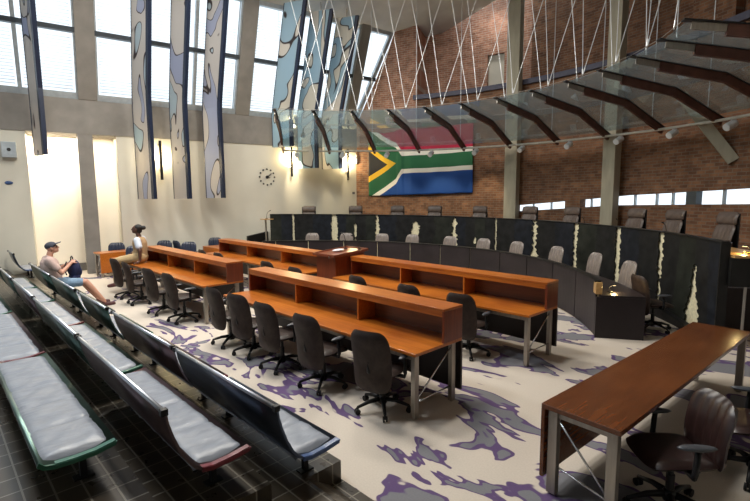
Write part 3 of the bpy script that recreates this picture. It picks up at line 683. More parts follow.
# low black parapet at the left end and the small stand before it
m = MB(); p0, p1 = (-15.25, 8.35), (-15.6, 9.4)
m.hexa([(p0[0]-.06, p0[1], 0), (p0[0]+.06, p0[1], 0), (p1[0]+.06, p1[1], 0), (p1[0]-.06, p1[1], 0)], [(p0[0]-.06, p0[1], 1.0), (p0[0]+.06, p0[1], 1.0), (p1[0]+.06, p1[1], 1.10), (p1[0]-.06, p1[1], 1.10)])
o = m.build('ramp_parapet', M['black'], None, bevel=.01); tag(o, 'low black parapet at the left end of the judges\' bench', 'parapet')
t = thing('stand', 'slim stand with small wooden shelf at the left end of the judges\' bench', 'stand', (-15.12, 9.05, 0))
m = MB(); m.tube([(0, 0, 0), (0, 0, 1.58)], .035, 10); m.build('post', M['steel'], t)
m = MB(); m.box(-.05, .30, -.2, .2, 1.58, 1.61); m.build('shelf', M['wood_light'], t)
m = MB(); m.lathe([(.15, 0), (.15, .015), (.05, .03)], 16); m.build('base', M['steel'], t)
mic((-15.05, 9.05, 1.61), PI, .28, 'short microphone on the slim stand by the left wall')

# small reading lamps lighting the right bench ends
def desk_lamp(loc, rz, label, power):
    t = thing('reading_lamp', label, 'lamp', loc, rz, 'reading lamps at the bench ends')
    m = MB(); m.lathe([(.05, 0), (.05, .012), (.02, .02)], 14); m.build('base', M['plastic'], t, True)
    m = MB(); m.tube([(0, 0, .01), (0, .02, .09), (0, -.04, .13)], .005, 6); m.build('stem', M['plastic'], t, True)
    m = MB(); m.box(-.04, .04, -.08, -.02, .125, .142); m.build('lamp_head', M['plastic'], t)
    m = MB(); m.box(-.03, .03, -.075, -.03, .120, .1245); m.build('bulb', M['tube_small'], t)
    l = bpy.data.lights.new('reading_lamp_light', 'POINT'); l.energy = power; l.color = (1, .72, .3); l.shadow_soft_size = .03
    lo = bpy.data.objects.new('reading_lamp_light', l); COL.objects.link(lo); lo.parent = t; lo.location = (0, -.055, .07)
desk_lamp(P(33.6, 6.52, .726), rad(33)-PI/2+PI, 'small reading lamp glowing at the right end of the low bench', 3.)
desk_lamp(P(32.3, 8.42, 1.44), rad(33)-PI/2, 'small reading lamp glowing at the right end of the judges\' bench', 4.)
m = MB(); pts = [P(31.6+.5*math.sin(k*1.1), 8.3+.05*k, 1.455+.03*abs(math.sin(k*1.7))) for k in range(9)]; m.tube(pts, .008, 6)
tag(m.build('yellow_cable', mat('yellow_cable', (.6, .42, .03), .5), None, True), 'yellow cable coiled on the right end of the judges\' bench', 'cable')

# ================================================================== GALLERY BENCHES
def shell_prof():    # (depth, height) with the seat surface at height 0
    return [(0, .432), (.012, .345), (.038, .25), (.075, .15), (.12, .06), (.165, .0), (.215, -.035), (.29, -.05), (.42, -.045), (.56, -.025)]
def bench(s0, s1, t0, zs, zf, label, shell, trim, back=True):
    """t0 = depth position of the rail, zs = seat height, zf = height of the tier it stands on"""
    t = thing('gallery_bench', label, 'bench', (s0, t0, zf), 0, 'gallery benches')
    ln = s1-s0; h = zs-zf; pr = [(y, z+h) for y, z in (shell_prof() if back else [(.11, .0), (.14, -.03), (.20, -.045), (.30, -.05), (.42, -.045), (.535, -.022)])]
    m = MB(); n = len(pr); inner = [(y+.012, z+.016) for y, z in pr]
    m.prism(pr+inner[::-1], 0, ln); m.build('shell', shell, t, True).data.polygons.foreach_set('use_smooth', [True]*(n*2)+[False]*2)
    q = pr[-4:] if back else pr
    m = MB(); m.prism([(y-.004, z-.008) for y, z in q]+[(y+.008, z+.018) for y, z in q][::-1], ln-.002, ln+.010); m.build('edge_trim', trim, t)
    m = MB(); m.prism([(y-.004, z-.008) for y, z in q]+[(y+.008, z+.018) for y, z in q][::-1], -.010, .002); m.build('edge_trim', trim, t)
    e = pr[-1]; q2 = pr[-4:]; m = MB(); m.prism([(y, z+.014) for y, z in q2]+[(y, z+.024) for y, z in q2][::-1], ln-.038, ln+.004); m.build('end_strip', trim, t)
    y0, y1 = (.175, .553) if back else (.115, .527)
    m = MB(); k = max(3, int(round(ln/.5)))
    def fn(u, v):
        x = .01+u*(ln-.06); y = y0+(y1-y0)*v
        seg = (u*k) % 1.0; e = min(seg, 1-seg)
        ee = min(1, min(v, 1-v)*9); q = min(1, min(u, 1-u)*ln*14)
        z = h-.032+.036*(ee**.6)*(q**.6)-.012*math.exp(-(e/.03)**2)+.004*math.sin(u*ln*17+v*5)*math.sin(v*9+u*3)+.003*math.sin(u*ln*41+v*13)*math.sin(v*5+u*7)
        return (x, y, z)
    m.grid(fn, k*14, 14); m.build('seat_cushion', M['cushion'], t, True)
    if back:
        m = MB(); m.tube([(.0, -.004, h+.443), (ln, -.004, h+.443)], .0165, 10); m.build('rail', M['rail'], t, True)
        for x in (.0, ln):
            m = MB(); m.box(x-.02, x+.02, -.026, .018, h+.420, h+.464); m.build('rail_cap', M['plastic'], t, bevel=.004)
    for x in (.28, ln-.22):
        m = MB(); m.box(x-.02, x+.02, .36, .40, 0, h-.03); m.box(x-.035, x+.035, .32, .44, 0, .012); m.box(x-.025, x+.025, .22, .50, h-.07, h-.04); m.build('leg', M['plastic'], t)
    return t
F1 = (1.665, .45, .165); F2 = (.955, .62, .33); F3 = (.245, .785, .50)
bench(-13.2, -10.80, *F1, 'dark green gallery bench the man sits on', M['sh_green'], M['tr_green'])
bench(-10.72, -8.75, *F1, 'gallery bench just right of the sitting man', M['sh_green'], M['tr_blue'])
bench(-8.45, -6.92, *F1, 'shiny green front-row gallery bench before the man\'s feet', M['sh_green'], M['tr_green'])
bench(-6.65, -4.62, *F1, 'dark red front-row gallery bench, second from the right end', M['sh_red'], M['tr_red'])
bench(-4.54, -2.72, *F1, 'dark blue front-row gallery bench at the right end', M['sh_blue'], M['tr_blue'])
bench(-17.0, -15.9, *F1, 'dark gallery bench across the aisle at the far left wall', M['sh_blue'], M['tr_blue'])
for (a, b, l, sh, tr) in ((-13.0, -11.4, 'middle-row gallery bench cut off by the left photo edge', M['sh_green'], M['tr_green']), (-11.3, -9.65, 'green middle-row gallery bench at the left, behind the sitting man', M['sh_green'], M['tr_green']),
                    (-9.55, -7.58, 'red middle-row gallery bench, third from the right end', M['sh_red'], M['tr_red']), (-7.50, -5.10, 'green middle-row gallery bench, second from the right end', M['sh_green'], M['tr_green']),
                    (-5.02, -2.85, 'dark red middle-row gallery bench with red front edge, at the right end', M['sh_red'], M['tr_red'])):
    bench(a, b, *F2, l, sh, tr)
for (a, b, l, sh, tr) in ((-10.7, -8.25, 'backless grey gallery bench at the left photo edge', M['sh_green'], M['tr_green']), (-8.2, -5.76, 'backless grey bench behind the nearest one, red end edge', M['sh_red'], M['tr_red']), (-5.72, -3.27, 'backless grey cushioned bench nearest the camera, green edge', M['sh_green'], M['tr_green'])):
    bench(a, b, *F3, l, sh, tr, back=False)

# ================================================================== CANOPY
RIBS = [[(-12.74, 8.06, 5.11), (-14.37, 9.29, 4.83), (-15.45, 10.13, 4.23)], [(-12.1, 9.06, 5.10), (-13.49, 10.55, 4.82), (-14.41, 11.57, 4.22)], [(-11.28, 9.91, 5.09), (-12.4, 11.62, 4.81), (-13.12, 12.78, 4.21)],
        [(-10.32, 10.59, 5.08), (-11.13, 12.46, 4.80), (-11.66, 13.73, 4.19)], [(-9.26, 11.07, 5.06), (-9.76, 13.05, 4.79), (-10.07, 14.38, 4.18)], [(-8.15, 11.34, 5.05), (-8.32, 13.37, 4.78), (-8.41, 14.74, 4.17)],
        [(-7.03, 11.4, 5.04), (-6.88, 13.44, 4.77), (-6.76, 14.81, 4.16)], [(-5.94, 11.27, 5.03), (-5.49, 13.27, 4.76), (-5.16, 14.6, 4.15)], [(-4.91, 10.96, 5.02), (-4.17, 12.87, 4.75), (-3.65, 14.13, 4.14)],
        [(-3.99, 10.5, 5.01), (-2.98, 12.28, 4.74), (-2.28, 13.45, 4.13)], [(-3.18, 9.9, 5.0), (-1.94, 11.52, 4.73), (-1.08, 12.59, 4.12)], [(-2.52, 9.2, 4.99), (-1.06, 10.64, 4.72), (-.07, 11.58, 4.11)], [(-2.0, 8.44, 4.98), (-.37, 9.67, 4.70), (.74, 10.47, 4.10)]]
RB = [[Vector(p) for p in r] for r in RIBS]
can = thing('glass_canopy', 'curved glass canopy on brown ribs hung over the judges\' bench', 'canopy', (0, 0, 0))
def onrib(k, f):      # f 0..1 inner->bend, 1..2 bend->outer ; k may be fractional
    i = min(int(k), len(RB)-2); w = k-i
    def at(r): return r[0].lerp(r[1], f) if f <= 1 else r[1].lerp(r[2], f-1)
    return at(RB[i]).lerp(at(RB[i+1]), w)
for k in range(len(RB)-1):
    for f0, f1 in ((.04, 1.), (1., 1.88)):
        a, b, c, d = onrib(k+.01, f0), onrib(k+.99, f0), onrib(k+.99, f1), onrib(k+.01, f1); u = Vector((0, 0, .012))
        m = MB(); m.hexa([a, b, c, d], [a+u, b+u, c+u, d+u]); m.build('glass_panel', M['glass'], can)
for r in RB:
    up = Vector((0, 0, -.09)); side = None; m = MB(); s0 = r[0].lerp(r[1], .30)
    m.bar(s0+up, r[1]+up, .07, .17); m.bar(r[1]+up, r[2]+up-Vector((0, 0, 0)), .07, .17); rb = m.build('rib', M['rib_brown'], can)
    m = MB(); q = Vector((0, 0, .005)); m.bar(r[0]+q, r[1]+q, .11, .022); m.bar(r[1]+q, r[2]+(r[2]-r[1])*.08+q, .11, .022); m.build('flange', M['rib_black'], rb)
    m = MB(); m.bar(r[0].lerp(r[1], .06)+up*.7, s0+up*.7, .03, .11); m.build('rib_plate', M['steel'], rb)
m = MB(); m.tube([onrib(k*.25, 1.86)-Vector((0, 0, .16)) for k in range(0, 49)], .035, 8); m.build('pipe', M['pipe'], can, True)
m = MB(); m.tube([onrib(k*.5, .02)+Vector((0, 0, .03)) for k in range(0, 25)], .006, 6); m.build('edge_bar', M['steel'], can, True)
ZC = 9.3
ctr = Vector((-7.7, 6.2, 0))
for k in range(len(RB)-1):
    nd = onrib(k+.5, .03); n2 = onrib(k+.15, .12); n3 = onrib(k, 1.7)
    for (p, dk, zz) in ((nd, 1.0, ZC), (nd, -.75, ZC), (n2, -1.2, ZC)):
        if not -.2 <= k+.5+dk <= len(RB)-1: continue
        q = onrib(max(k+.5+dk, 0), .35); m = MB(); m.tube([p+Vector((0, 0, .02)), Vector((q.x, q.y, zz))], .008, 6)
        m.tube([p+Vector((0, 0, .02)), p.lerp(Vector((q.x, q.y, zz)), .04)], .014, 8); m.build('hanger_rod', M['rod'], can)
    m = MB(); m.tube([n3, Vector((n3.x, n3.y, 9.55))], .010, 6); m.build('hanger_rod', M['rod'], can)
# spotlights below the pipe
sl = ['leftmost of its row', 'second from the left of its row', 'third from the left, over the flag\'s left end', 'fourth from the left, over the flag', 'fifth from the left, over the flag\'s right end', 'just right of the first concrete column', 'midway between the two concrete columns', 'just right of the second concrete column', 'second from the right of its row', 'rightmost of its row']
sp0 = None
for k in range(10):
    p = onrib(k+.30, 1.86)-Vector((0, 0, .195)); rz = math.atan2(p.y-CY, p.x-CX)+PI/2
    lab = 'small white spotlight under the canopy pipe, '+sl[k]
    if sp0 is None:
        sp0 = thing('spotlight', lab, 'spotlight', p, rz, 'spotlights on the canopy pipe')
        m = MB(); m.tube([(0, 0, .02), (0, 0, -.05)], .015, 8); m.build('bracket', M['spot'], sp0)
        m = MB(); m.tube([(0, -.10, -.06), (0, .12, -.17)], .088, 14); m.build('housing', M['spot'], sp0)
        m = MB(); m.tube([(0, .118, -.169), (0, .126, -.173)], .07, 14); m.build('lens', M['white'], sp0)
    else: dup(sp0, p, rz, lab)
    for (rr, zz, pw, sz) in ((6.9, .95, 38., 62),)+(((10.9, 1.6, 60., 75),) if k < 5 else ()):
        l = bpy.data.lights.new('spotlight_light', 'SPOT'); l.energy = pw; l.color = (1., .82, .55); l.spot_size = rad(sz); l.spot_blend = .7; l.shadow_soft_size = .06
        o = bpy.data.objects.new('spotlight_light', l); COL.objects.link(o); o.location = p+Vector((0, 0, -.28)); an = math.degrees(math.atan2(p.y-CY, p.x-CX))
        o.rotation_euler = (Vector(P(an, rr, zz))-o.location).to_track_quat('-Z', 'Y').to_euler()

# ================================================================== HANGING PAINTED PANELS along the windows
BK = [0]
def banner(lab, a_l, a_r, zt, zbend, zb, art, o_l=.5, o_r=1.1):
    BK[0] += 1; ko = BK[0]*3.37
    t = thing('painted_panel', lab, 'hanging panel', (0, 0, 0), 0, 'painted panels hanging at the windows')
    segs = [zt, (zt+zbend)/2, zbend, (zbend+zb)/2, zb]
    F = lambda u, z, dy: Vector(wlean(a_l+(a_r-a_l)*u, o_l+(o_r-o_l)*u, z))+dy
    nrm = (Vector(wl(a_r, o_r, 0))-Vector(wl(a_l, o_l, 0))).cross(Vector((0, 0, 1))).normalized()
    th = .045; W = (Vector(wl(a_r, o_r, 0))-Vector(wl(a_l, o_l, 0))).length
    m = MB()
    for dy in (nrm*th, -nrm*th):
        m.grid(lambda u, v: F(u, zt+(zb-zt)*v, dy), 4, 40, lambda u, v: (u*W+ko, zt+(zb-zt)*v+ko*2.3))
    m.build('painted_face', art, t)
    dv = (Vector(wl(a_r, o_r, 0))-Vector(wl(a_l, o_l, 0))).normalized()
    zz = [zt+(zb-zt)*i/20 for i in range(21)]
    for u, d0, d1, nm in ((1, 0., .12, 'edge_board'), (0, -.02, 0., 'edge_strip')):
        m = MB(); vs = []; n = nrm*(th+.012)
        for z in zz:
            a = F(u, z, Vector()); vs += [a+dv*d0-n, a+dv*d1-n, a+dv*d1+n, a+dv*d0+n]
        fs = [(i*4+k, i*4+(k+1) % 4, i*4+4+(k+1) % 4, i*4+4+k) for i in range(20) for k in range(4)]+[(0, 1, 2, 3), (83, 82, 81, 80)]
        m.add(vs, fs).build(nm, M['navy_edge'], t)
    m = MB(); p = F(.5, zt, Vector()); m.tube([p, p+Vector((0, 0, .35))], .02, 6); m.build('hanger', M['steel'], t)
banner('painted hanging panel at the far left window, short', -1.16, -.96, 8.75, 5.3, 3.62, M['art_a'])
banner('painted hanging panel over the left wall lamp, first of three together', 1.46, 1.76, 8.75, 5.3, 2.36, M['art_a'])
banner('painted hanging panel over the left wall lamp, middle of three together', 2.55, 2.82, 8.75, 5.3, 2.36, M['art_a'])
banner('painted hanging panel over the left wall lamp, right one of three together', 3.60, 3.92, 8.75, 5.3, 2.38, M['art_a'])
banner('wide pale blue painted panel at the rear windows, left one', 6.10, 6.50, 8.92, 5.5, 4.25, M['art_b'])
banner('wide pale blue painted panel at the rear windows, middle one', 7.12, 7.52, 8.85, 5.6, 3.5, M['art_b'])
banner('wide pale blue painted panel at the rear windows, right one', 8.17, 8.57, 8.85, 5.7, 3.5, M['art_b'])

# ================================================================== ON THE LEFT WALL
def sconce(a, z, lab, power=23):
    t = thing('wall_lamp', lab, 'lamp', wl(a, 0, z), math.atan2(NX.y, NX.x), 'tall glowing wall lamps')
    m = MB(); m.box(.0, .02, -.05, .05, -.45, .45); m.build('back_plate', M['steel'], t)
    m = MB(); m.box(.13, .16, -.045, .045, -.75, .55); m.build('front_shield', M['rib_black'], t, bevel=.004)
    m = MB(); m.box(.02, .13, -.02, .02, -.36, -.33); m.box(.02, .13, -.02, .02, .33, .36); m.build('bracket', M['steel'], t)
    m = MB(); m.tube([(.085, 0, -.38), (.085, 0, .38)], .028, 10); m.build('tube', M['tube'], t, True)
    for dy in (-.13, .13):
        l = bpy.data.lights.new('wall_lamp_light', 'POINT'); l.energy = power; l.color = (1., .80, .45); l.shadow_soft_size = .05
        o = bpy.data.objects.new('wall_lamp_light', l); COL.objects.link(o); o.parent = t; o.location = (.14, dy, 0)
sconce(2.22, 3.75, 'glowing wall lamp between the left painted panels')
sconce(6.97, 3.95, 'glowing wall lamp right above the wall clock')
sconce(9.55, 3.85, 'glowing wall lamp left of the flag')
t = thing('wall_clock', 'wall clock of loose black hour marks on the cream wall', 'clock', wl(5.99, 0, 3.17), math.atan2(NX.y, NX.x))
for k in range(12):
    a = 2*PI*k/12; m = MB(); m.tube([(0, .30*math.sin(a), .30*math.cos(a)), (.02, .30*math.sin(a), .30*math.cos(a))], .034, 10); m.build('hour_mark', M['dot'], t)
m = MB(); m.tube([(0, 0, 0), (.035, 0, 0)], .06, 16); m.build('hub', M['dot'], t)
m = MB(); m.bar((.03, 0, 0), (.03, .17, .14), .015, .02); m.build('minute_hand', M['dot'], t)
m = MB(); m.bar((.03, 0, 0), (.03, .12, -.03), .018, .02); m.build('hour_hand', M['dot'], t)
t = thing('wall_speaker', 'square grey loudspeaker high on the left wall', 'speaker', wl(-1.80, 0, 3.80), math.atan2(NX.y, NX.x))
m = MB(); m.box(0, .18, -.17, .17, -.22, .22); m.build('cabinet', M['frame'], t, bevel=.01)
m = MB(); m.tube([(.18, 0, 0), (.187, 0, 0)], .05, 14); m.build('cone', M['dot'], t)
o = MB().ell((0, 0, 0), (.02, .10, .055)).build('wall_plaque', M['tr_blue'], None, True); o.location = wl(-1.88, .01, 2.86); o.rotation_euler = (0, 0, math.atan2(NX.y, NX.x)); tag(o, 'small oval blue plaque on the left wall below the speaker', 'plaque')
m = MB(); m.box(0, .02, -.06, .06, -.05, .05); o = m.build('wall_socket', M['skirting'], None, bevel=.004); o.location = wl(9.9, 0, 2.56); o.rotation_euler = (0, 0, math.atan2(NX.y, NX.x)); tag(o, 'small grey wall socket left of the flag\'s lower corner', 'socket')
t = thing('wall_ornament', 'small white bulb-shaped ornament on the wall beside the flag', 'ornament', wl(10.0, .0, 3.95), math.atan2(NX.y, NX.x))
m = MB(); m.ell((.08, 0, 0), (.08, .09, .16)); m.build('body', M['white'], t, True); m = MB(); m.ell((.08, 0, .19), (.045, .05, .05)); m.build('knob', M['white'], t, True)

# flag on the curved brick wall
m = MB()
def ff(u, v):
    a = 124.9-(23.6)*u
    r = 10.86+.012*math.sin(u*26)+.02*math.sin(u*9+v*3)-(.10 if .28 < u < .34 else 0)*.4
    if a > 115: r += .33*(a-115)/12
    zt = 5.17-.05*math.sin(PI*u); zb = 2.42+.10*u+.006*math.sin(u*30)
    if u < .31: zb -= .0; zt -= .12*math.sin(PI*u/.31)
    return P(a, r, zb+(zt-zb)*v)
def fu(u, v):
    x = 8+u/.27*26 if u < .27 else (34+(u-.27)/.06*13 if u < .33 else 47+(u-.33)/.67*43)
    return (x, (v-.5)*60)
m.grid(ff, 93, 40, fu); o = m.build('flag', M['flag'], None, True, solid=.012); tag(o, 'large green, gold, black, red, white and blue flag on the brick wall', 'flag')

# ================================================================== PEOPLE
def remesh(o, vox=.008, it=4):
    md = o.modifiers.new('Remesh', 'REMESH'); md.mode = 'VOXEL'; md.voxel_size = vox; md.use_smooth_shade = True
    md = o.modifiers.new('Smooth', 'SMOOTH'); md.factor = .5; md.iterations = it
    return o
def hand(m, wrist, direc, normal, sgn, curl=.5, sc=1.):
    """palm, four unequal bent fingers, a thumb leaving the side of the palm"""
    d = Vector(direc).normalized(); n = Vector(normal).normalized(); n = (n-d*n.dot(d)).normalized(); sd = d.cross(n)*sgn
    w = Vector(wrist)
    for k in (-1, -.33, .33, 1):
        m.cap(w+d*.01*sc+sd*k*.018*sc, w+d*.085*sc+sd*k*.030*sc, .014*sc, .0125*sc, 8)
    for k, ln in ((-1, .062), (-.33, .075), (.33, .08), (1, .07)):
        p0 = w+d*.088*sc+sd*k*.030*sc; c1 = curl; d1 = (d*math.cos(c1)+n*math.sin(c1)); p1 = p0+d1*ln*.55*sc
        d2 = d*math.cos(c1*2)+n*math.sin(c1*2); p2 = p1+d2*ln*.5*sc
        m.cap(p0, p1, .0095*sc, .009*sc, 7); m.cap(p1, p2, .009*sc, .0078*sc, 7)
    p0 = w+d*.028*sc+sd*.032*sc; p1 = p0+(d*.6+sd*.7+n*.25).normalized()*.045*sc; p2 = p1+(d*.85+sd*.2+n*.4).normalized()*.034*sc
    m.cap(p0, p1, .0135*sc, .011*sc, 8); m.cap(p1, p2, .011*sc, .009*sc, 8)
def head(m, c, fwd, up):
    """skull, jaw, nose, ears, brow; returns rotation"""
    f = Vector(fwd).normalized(); u = Vector(up); u = (u-f*u.dot(f)).normalized(); r = f.cross(u)
    R = Matrix((r, f, u)).transposed(); c = Vector(c); T = lambda x, y, z: c+R @ Vector((x, y, z))
    m.ell(T(0, -.008, .025), (.076, .095, .092), R, 16, 12); m.ell(T(0, .028, -.045), (.058, .066, .066), R, 14, 10); m.ell(T(0, .062, -.085), (.028, .024, .02), R, 10, 8)
    m.cap(T(0, .088, .012), T(0, .108, -.024), .010, .015, 8); m.ell(T(0, .083, -.056), (.026, .012, .011), R, 10, 6); m.ell(T(0, .084, .034), (.052, .012, .012), R, 10, 6)
    for s in (-1, 1): m.ell(T(s*.077, -.005, -.005), (.011, .022, .033), R, 10, 8)
    return R, T
# --- seated man with cap
MANX, MANY = -11.80, 1.86
man = thing('person', 'seated man in grey cap, pale shirt and denim shorts holding a navy bag', 'person', (MANX, MANY, 0), 0); man.scale = (1.06, 1.06, 1.06)
m = MB()
hip = [(-.09, .04, .555), (.09, .04, .555)]; knee = [(-.08, .51, .53), (.21, .52, .54)]; ank = [(.02, .78, .115), (.30, .81, .105)]
sho = [(-.19, -.06, 1.03), (.19, -.06, 1.03)]; elb = [(-.26, .10, .78), (.27, .11, .78)]; wri = [(-.10, .32, .92), (.12, .31, .95)]
m.cap((0, .02, .56), (0, .0, .76), .14, .135, 16); m.cap((0, .0, .76), (0, -.04, .94), .14, .15, 16); m.cap((-.13, -.05, 1.01), (.13, -.05, 1.01), .085, .085, 12)
m.cap((0, -.045, 1.04), (0, -.005, 1.18), .062, .058, 12)
for i in (0, 1):
    m.cap(hip[i], knee[i], .088, .064, 12); m.cap(knee[i], Vector(knee[i]).lerp(Vector(ank[i]), .4), .062, .060, 12); m.cap(Vector(knee[i]).lerp(Vector(ank[i]), .35), ank[i], .060, .040, 12)
    a = Vector(ank[i]); m.cap(a+Vector((0, -.01, -.075)), a+Vector((0, .16, -.085)), .042, .034, 10); m.cap(a, a+Vector((0, 0, -.06)), .042, .044, 10)
    m.cap(sho[i], elb[i], .058, .044, 12); m.cap(elb[i], wri[i], .044, .030, 12)
    w = Vector(wri[i]); d = (w-Vector(elb[i])).normalized(); hand(m, w, d+Vector((.25 if i == 0 else -.25, .25, 0)), (0.6 if i == 0 else -.6, .2, -.5), 1 if i == 0 else -1, .6)
fw = (.28, .92, .30); hc = (0, .03, 1.265)
R, T = head(m, hc, fw, (0, -.25, 1))
remesh(m.build('body', M['skin_pale'], man, True), .008, 3)
m = MB(); m.cap((0, .025, .58), (0, .0, .76), .156, .152, 16); m.cap((0, .0, .76), (0, -.04, .94), .156, .166, 16); m.cap((-.135, -.05, 1.005), (.135, -.05, 1.005), .098, .098, 12); m.cap((0, -.05, 1.04), (0, -.045, 1.075), .085, .072, 12)
for i in (0, 1): m.cap(sho[i], Vector(sho[i]).lerp(Vector(elb[i]), .62), .076, .070, 12)
remesh(m.build('tshirt', M['tee'], man, True), .010, 3)
m = MB(); m.cap((-.06, .03, .565), (.06, .03, .565), .145, .145, 14)
for i in (0, 1): m.cap(hip[i], Vector(hip[i]).lerp(Vector(knee[i]), .80), .108, .090, 12)
remesh(m.build('shorts', M['denim'], man, True), .010, 3)
for i in (0, 1):
    a = Vector(ank[i]); m = MB(); m.cap(a+Vector((0, -.025, -.068)), a+Vector((0, .17, -.078)), .052, .044, 12); m.cap(a+Vector((0, -.01, -.03)), a+Vector((0, 0, -.065)), .046, .05, 10); remesh(m.build('shoe', M['shoe'], man, True), .009, 2)
m = MB(); m.ell(T(0, -.012, .055), (.086, .105, .078), R, 16, 10); remesh(m.build('cap', M['cap'], man, True), .009, 2)
c = man.children[-1]
m = MB(); m.hexa([T(-.075, .07, .055), T(.075, .07, .055), T(.05, .18, .060), T(-.05, .18, .060)], [T(-.075, .07, .068), T(.075, .07, .068), T(.05, .18, .071), T(-.05, .18, .071)]); m.build('peak', M['cap'], c, bevel=.004)
m = MB()
for s in (-1, 1): m.ell(T(s*.034, .087, .016), (.026, .010, .017), R, 12, 8); m.cap(T(s*.06, .08, .02), T(s*.08, 0, .02), .004, .004, 6)
m.build('sunglasses', M['lens'], man, True)
bag = thing('backpack', 'navy backpack standing on the seated man\'s lap', 'bag', (MANX-.02, MANY+.40, .655), .15)
m = MB(); m.ell((0, 0, .20), (.17, .12, .21), None, 18, 12); m.ell((0, .07, .13), (.13, .08, .12), None, 14, 10); m.box(-.13, .13, -.08, .08, .0, .05); remesh(m.build('sack', M['bag'], bag, True), .012, 4)
m = MB(); m.tube([(-.06, -.03, .39), (-.05, -.03, .45), (0, -.03, .475), (.05, -.03, .45), (.06, -.03, .39)], .012, 8); m.build('handle', M['plastic'], bag, True)
m = MB(); m.tube([(-.1, -.10, .36), (-.11, -.15, .22), (-.09, -.12, .06)], .014, 8); m.tube([(.1, -.10, .36), (.11, -.15, .22), (.09, -.12, .06)], .014, 8); m.build('straps', M['plastic'], bag, True)

# --- woman perched on the desk, facing left
WX, WY = -12.58, 3.86
wom = thing('person', 'woman in khaki vest and trousers perched on a desk edge', 'person', (WX, WY, 0), rad(143)); wom.scale = (1.1, 1.1, 1.03)
m = MB()   # local +y is forward
hip = [(-.09, .03, .86), (.09, .03, .86)]; knee = [(-.12, .45, .80), (.10, .47, .80)]; ank = [(-.14, .50, .30), (.06, .56, .26)]
sho = [(-.17, -.02, 1.30), (.17, -.02, 1.30)]; elb = [(-.26, -.10, 1.05), (.24, .06, 1.06)]; wri = [(-.27, -.09, .805), (.16, .24, .95)]
m.cap((0, 0, .87), (0, -.02, 1.05), .155, .125, 16); m.cap((0, -.02, 1.05), (0, -.01, 1.22), .13, .14, 16); m.cap((-.11, -.02, 1.29), (.11, -.02, 1.29), .08, .08, 12); m.cap((0, -.02, 1.31), (0, .015, 1.45), .052, .05, 12)
for i in (0, 1):
    m.cap(hip[i], knee[i], .10, .07, 12); m.cap(knee[i], ank[i], .066, .042, 12)
    a = Vector(ank[i]); m.cap(a+Vector((0, -.02, -.06)), a+Vector((0, .15, -.10)), .040, .032, 10); m.cap(a, a+Vector((0, 0, -.06)), .042, .042, 8)
    m.cap(sho[i], elb[i], .056, .042, 12); m.cap(elb[i], wri[i], .042, .028, 12)
hand(m, wri[0], (-.1, .25, -.12), (0, .1, -1), 1, .15); hand(m, wri[1], (-.3, .6, -.35), (-.3, 0, -.8), -1, .4)
hc = (0, .035, 1.555); R, T = head(m, hc, (-.1, .97, .16), (0, -.12, 1))
remesh(m.build('body', M['skin_dark'], wom, True), .008, 3)
m = MB(); m.cap((-.055, .0, .87), (.055, 0, .87), .165, .165, 14)
for i in (0, 1): m.cap(hip[i], knee[i], .112, .088, 12); m.cap(knee[i], Vector(knee[i]).lerp(Vector(ank[i]), .92), .086, .068, 12)
remesh(m.build('trousers', M['khaki'], wom, True), .011, 3)
m = MB(); m.cap((0, 0, .95), (0, -.02, 1.05), .165, .148, 16); m.cap((0, -.02, 1.05), (0, -.01, 1.22), .15, .158, 16); m.cap((-.10, -.02, 1.285), (.10, -.02, 1.285), .092, .092, 12)
remesh(m.build('vest', M['vest'], wom, True), .011, 3)
m = MB()
for i in (0, 1): m.cap(Vector(sho[i])*1.0, Vector(sho[i]).lerp(Vector(elb[i]), .62), .078, .076, 12)
remesh(m.build('shirt_sleeves', M['blouse'], wom, True), .010, 2)
m = MB(); m.ell(T(0, -.030, .040), (.086, .096, .092), R, 16, 10); m.ell(T(0, -.135, .06), (.058, .055, .055), R, 12, 10); m.ell(T(0, -.06, -.03), (.07, .06, .06), R, 12, 8)
remesh(m.build('hair', M['hair'], wom, True), .010, 2)
for i in (0, 1):
    a = Vector(ank[i]); m = MB(); m.cap(a+Vector((0, -.03, -.07)), a+Vector((0, .16, -.11)), .05, .042, 12); remesh(m.build('shoe', M['shoe'], wom, True), .009, 2)
m = MB()
for s in (-1, 1): m.ell(T(s*.032, .086, .012), (.016, .008, .009), R, 10, 6)
m.build('eyes', M['lens'], wom, True)

# ================================================================== LIGHT
w = bpy.data.worlds.new('World'); S.world = w; w.use_nodes = True; nt = w.node_tree
bg = nt.nodes['Background']; bg.inputs[0].default_value = (.86, .94, 1., 1); bg.inputs[1].default_value = .85
def area(name, loc, target, sx, sy, power, col, spread=PI):
    l = bpy.data.lights.new(name, 'AREA'); l.shape = 'RECTANGLE'; l.size = sx; l.size_y = sy; l.energy = power; l.color = col; l.spread = spread
    o = bpy.data.objects.new(name, l); COL.objects.link(o); o.location = loc; d = Vector(target)-Vector(loc); o.rotation_euler = d.to_track_quat('-Z', 'Y').to_euler(); return o
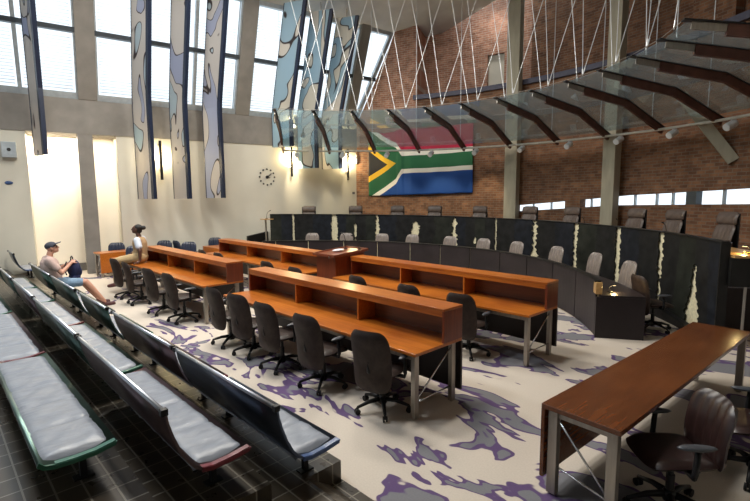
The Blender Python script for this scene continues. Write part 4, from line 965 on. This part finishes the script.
# unseen fill lights added above the well (out of the picture, over the desks)
for i, (x, y) in enumerate(((-12., 3.5), (-9., 3.5), (-6., 3.5), (-11.5, 7.), (-8., 7.))):
    area('ceiling_fill', (x, y, 9.4), (x, y, 0), 1.2, 1.2, 165, (1., .95, .86))
for (x, y) in ((-9.5, .3), (-6., .0)):  # cool fill lights added to brighten the gallery benches
    area('gallery_fill', (x, y, 9.3), (x, y, 0), 1.2, 1.2, 120, (.88, .94, 1.))
area('recess_lamp', wl(-.75, -.45, 4.33), wl(-.75, -.75, 0), 1.2, .25, 70, (1., .88, .70))
area('recess_lamp', wl(.62, -.45, 4.33), wl(.62, -.7, 0), .5, .25, 8, (1., .84, .62))
area('skylight', P(106, 11.25, 9.45), P(106, 12.2, 6.4), 3.4, .4, 45, (1., .95, .88))
# daylight falling through the window bays and through the glazing behind the viewer
for i, (a0, a1) in enumerate(((-4.2, 0), (.5, 4.85), (5.35, 9.5))):
    am = (a0+a1)/2; l = area('window_portal', wlean(am, -.35, 7.2), wlean(am, 3., 5.8), 4.2, 3.8, 1, (1, 1, 1)); l.data.cycles.is_portal = True

# ================================================================== CAMERA
cam = bpy.data.cameras.new('Camera'); co = bpy.data.objects.new('Camera', cam); COL.objects.link(co); S.camera = co
cam.sensor_width = 36; cam.lens = 462.59/750*36; cam.clip_end = 200
pt, rl = .1143, -.00713
hd = Vector((-math.sin(.8), math.cos(.8), 0)); rt = Vector((math.cos(.8), math.sin(.8), 0))
fw = hd*math.cos(pt)+Vector((0, 0, -math.sin(pt))); up = hd*math.sin(pt)+Vector((0, 0, math.cos(pt)))
r2 = rt*math.cos(rl)+up*math.sin(rl); u2 = up*math.cos(rl)-rt*math.sin(rl)
co.matrix_world = Matrix(((r2.x, u2.x, -fw.x, 0), (r2.y, u2.y, -fw.y, 0), (r2.z, u2.z, -fw.z, 2.3617), (0, 0, 0, 1)))

S.view_settings.view_transform = 'Standard'; S.view_settings.look = 'None'; S.view_settings.gamma = 1.; S.view_settings.use_curve_mapping = False
S.view_settings.exposure = 0.85
S.cycles.use_denoising = True
try: S.cycles.denoiser = 'OPENIMAGEDENOISE'
except Exception: pass
S.cycles.max_bounces = 8; S.cycles.transparent_max_bounces = 24; S.cycles.sample_clamp_indirect = 6.
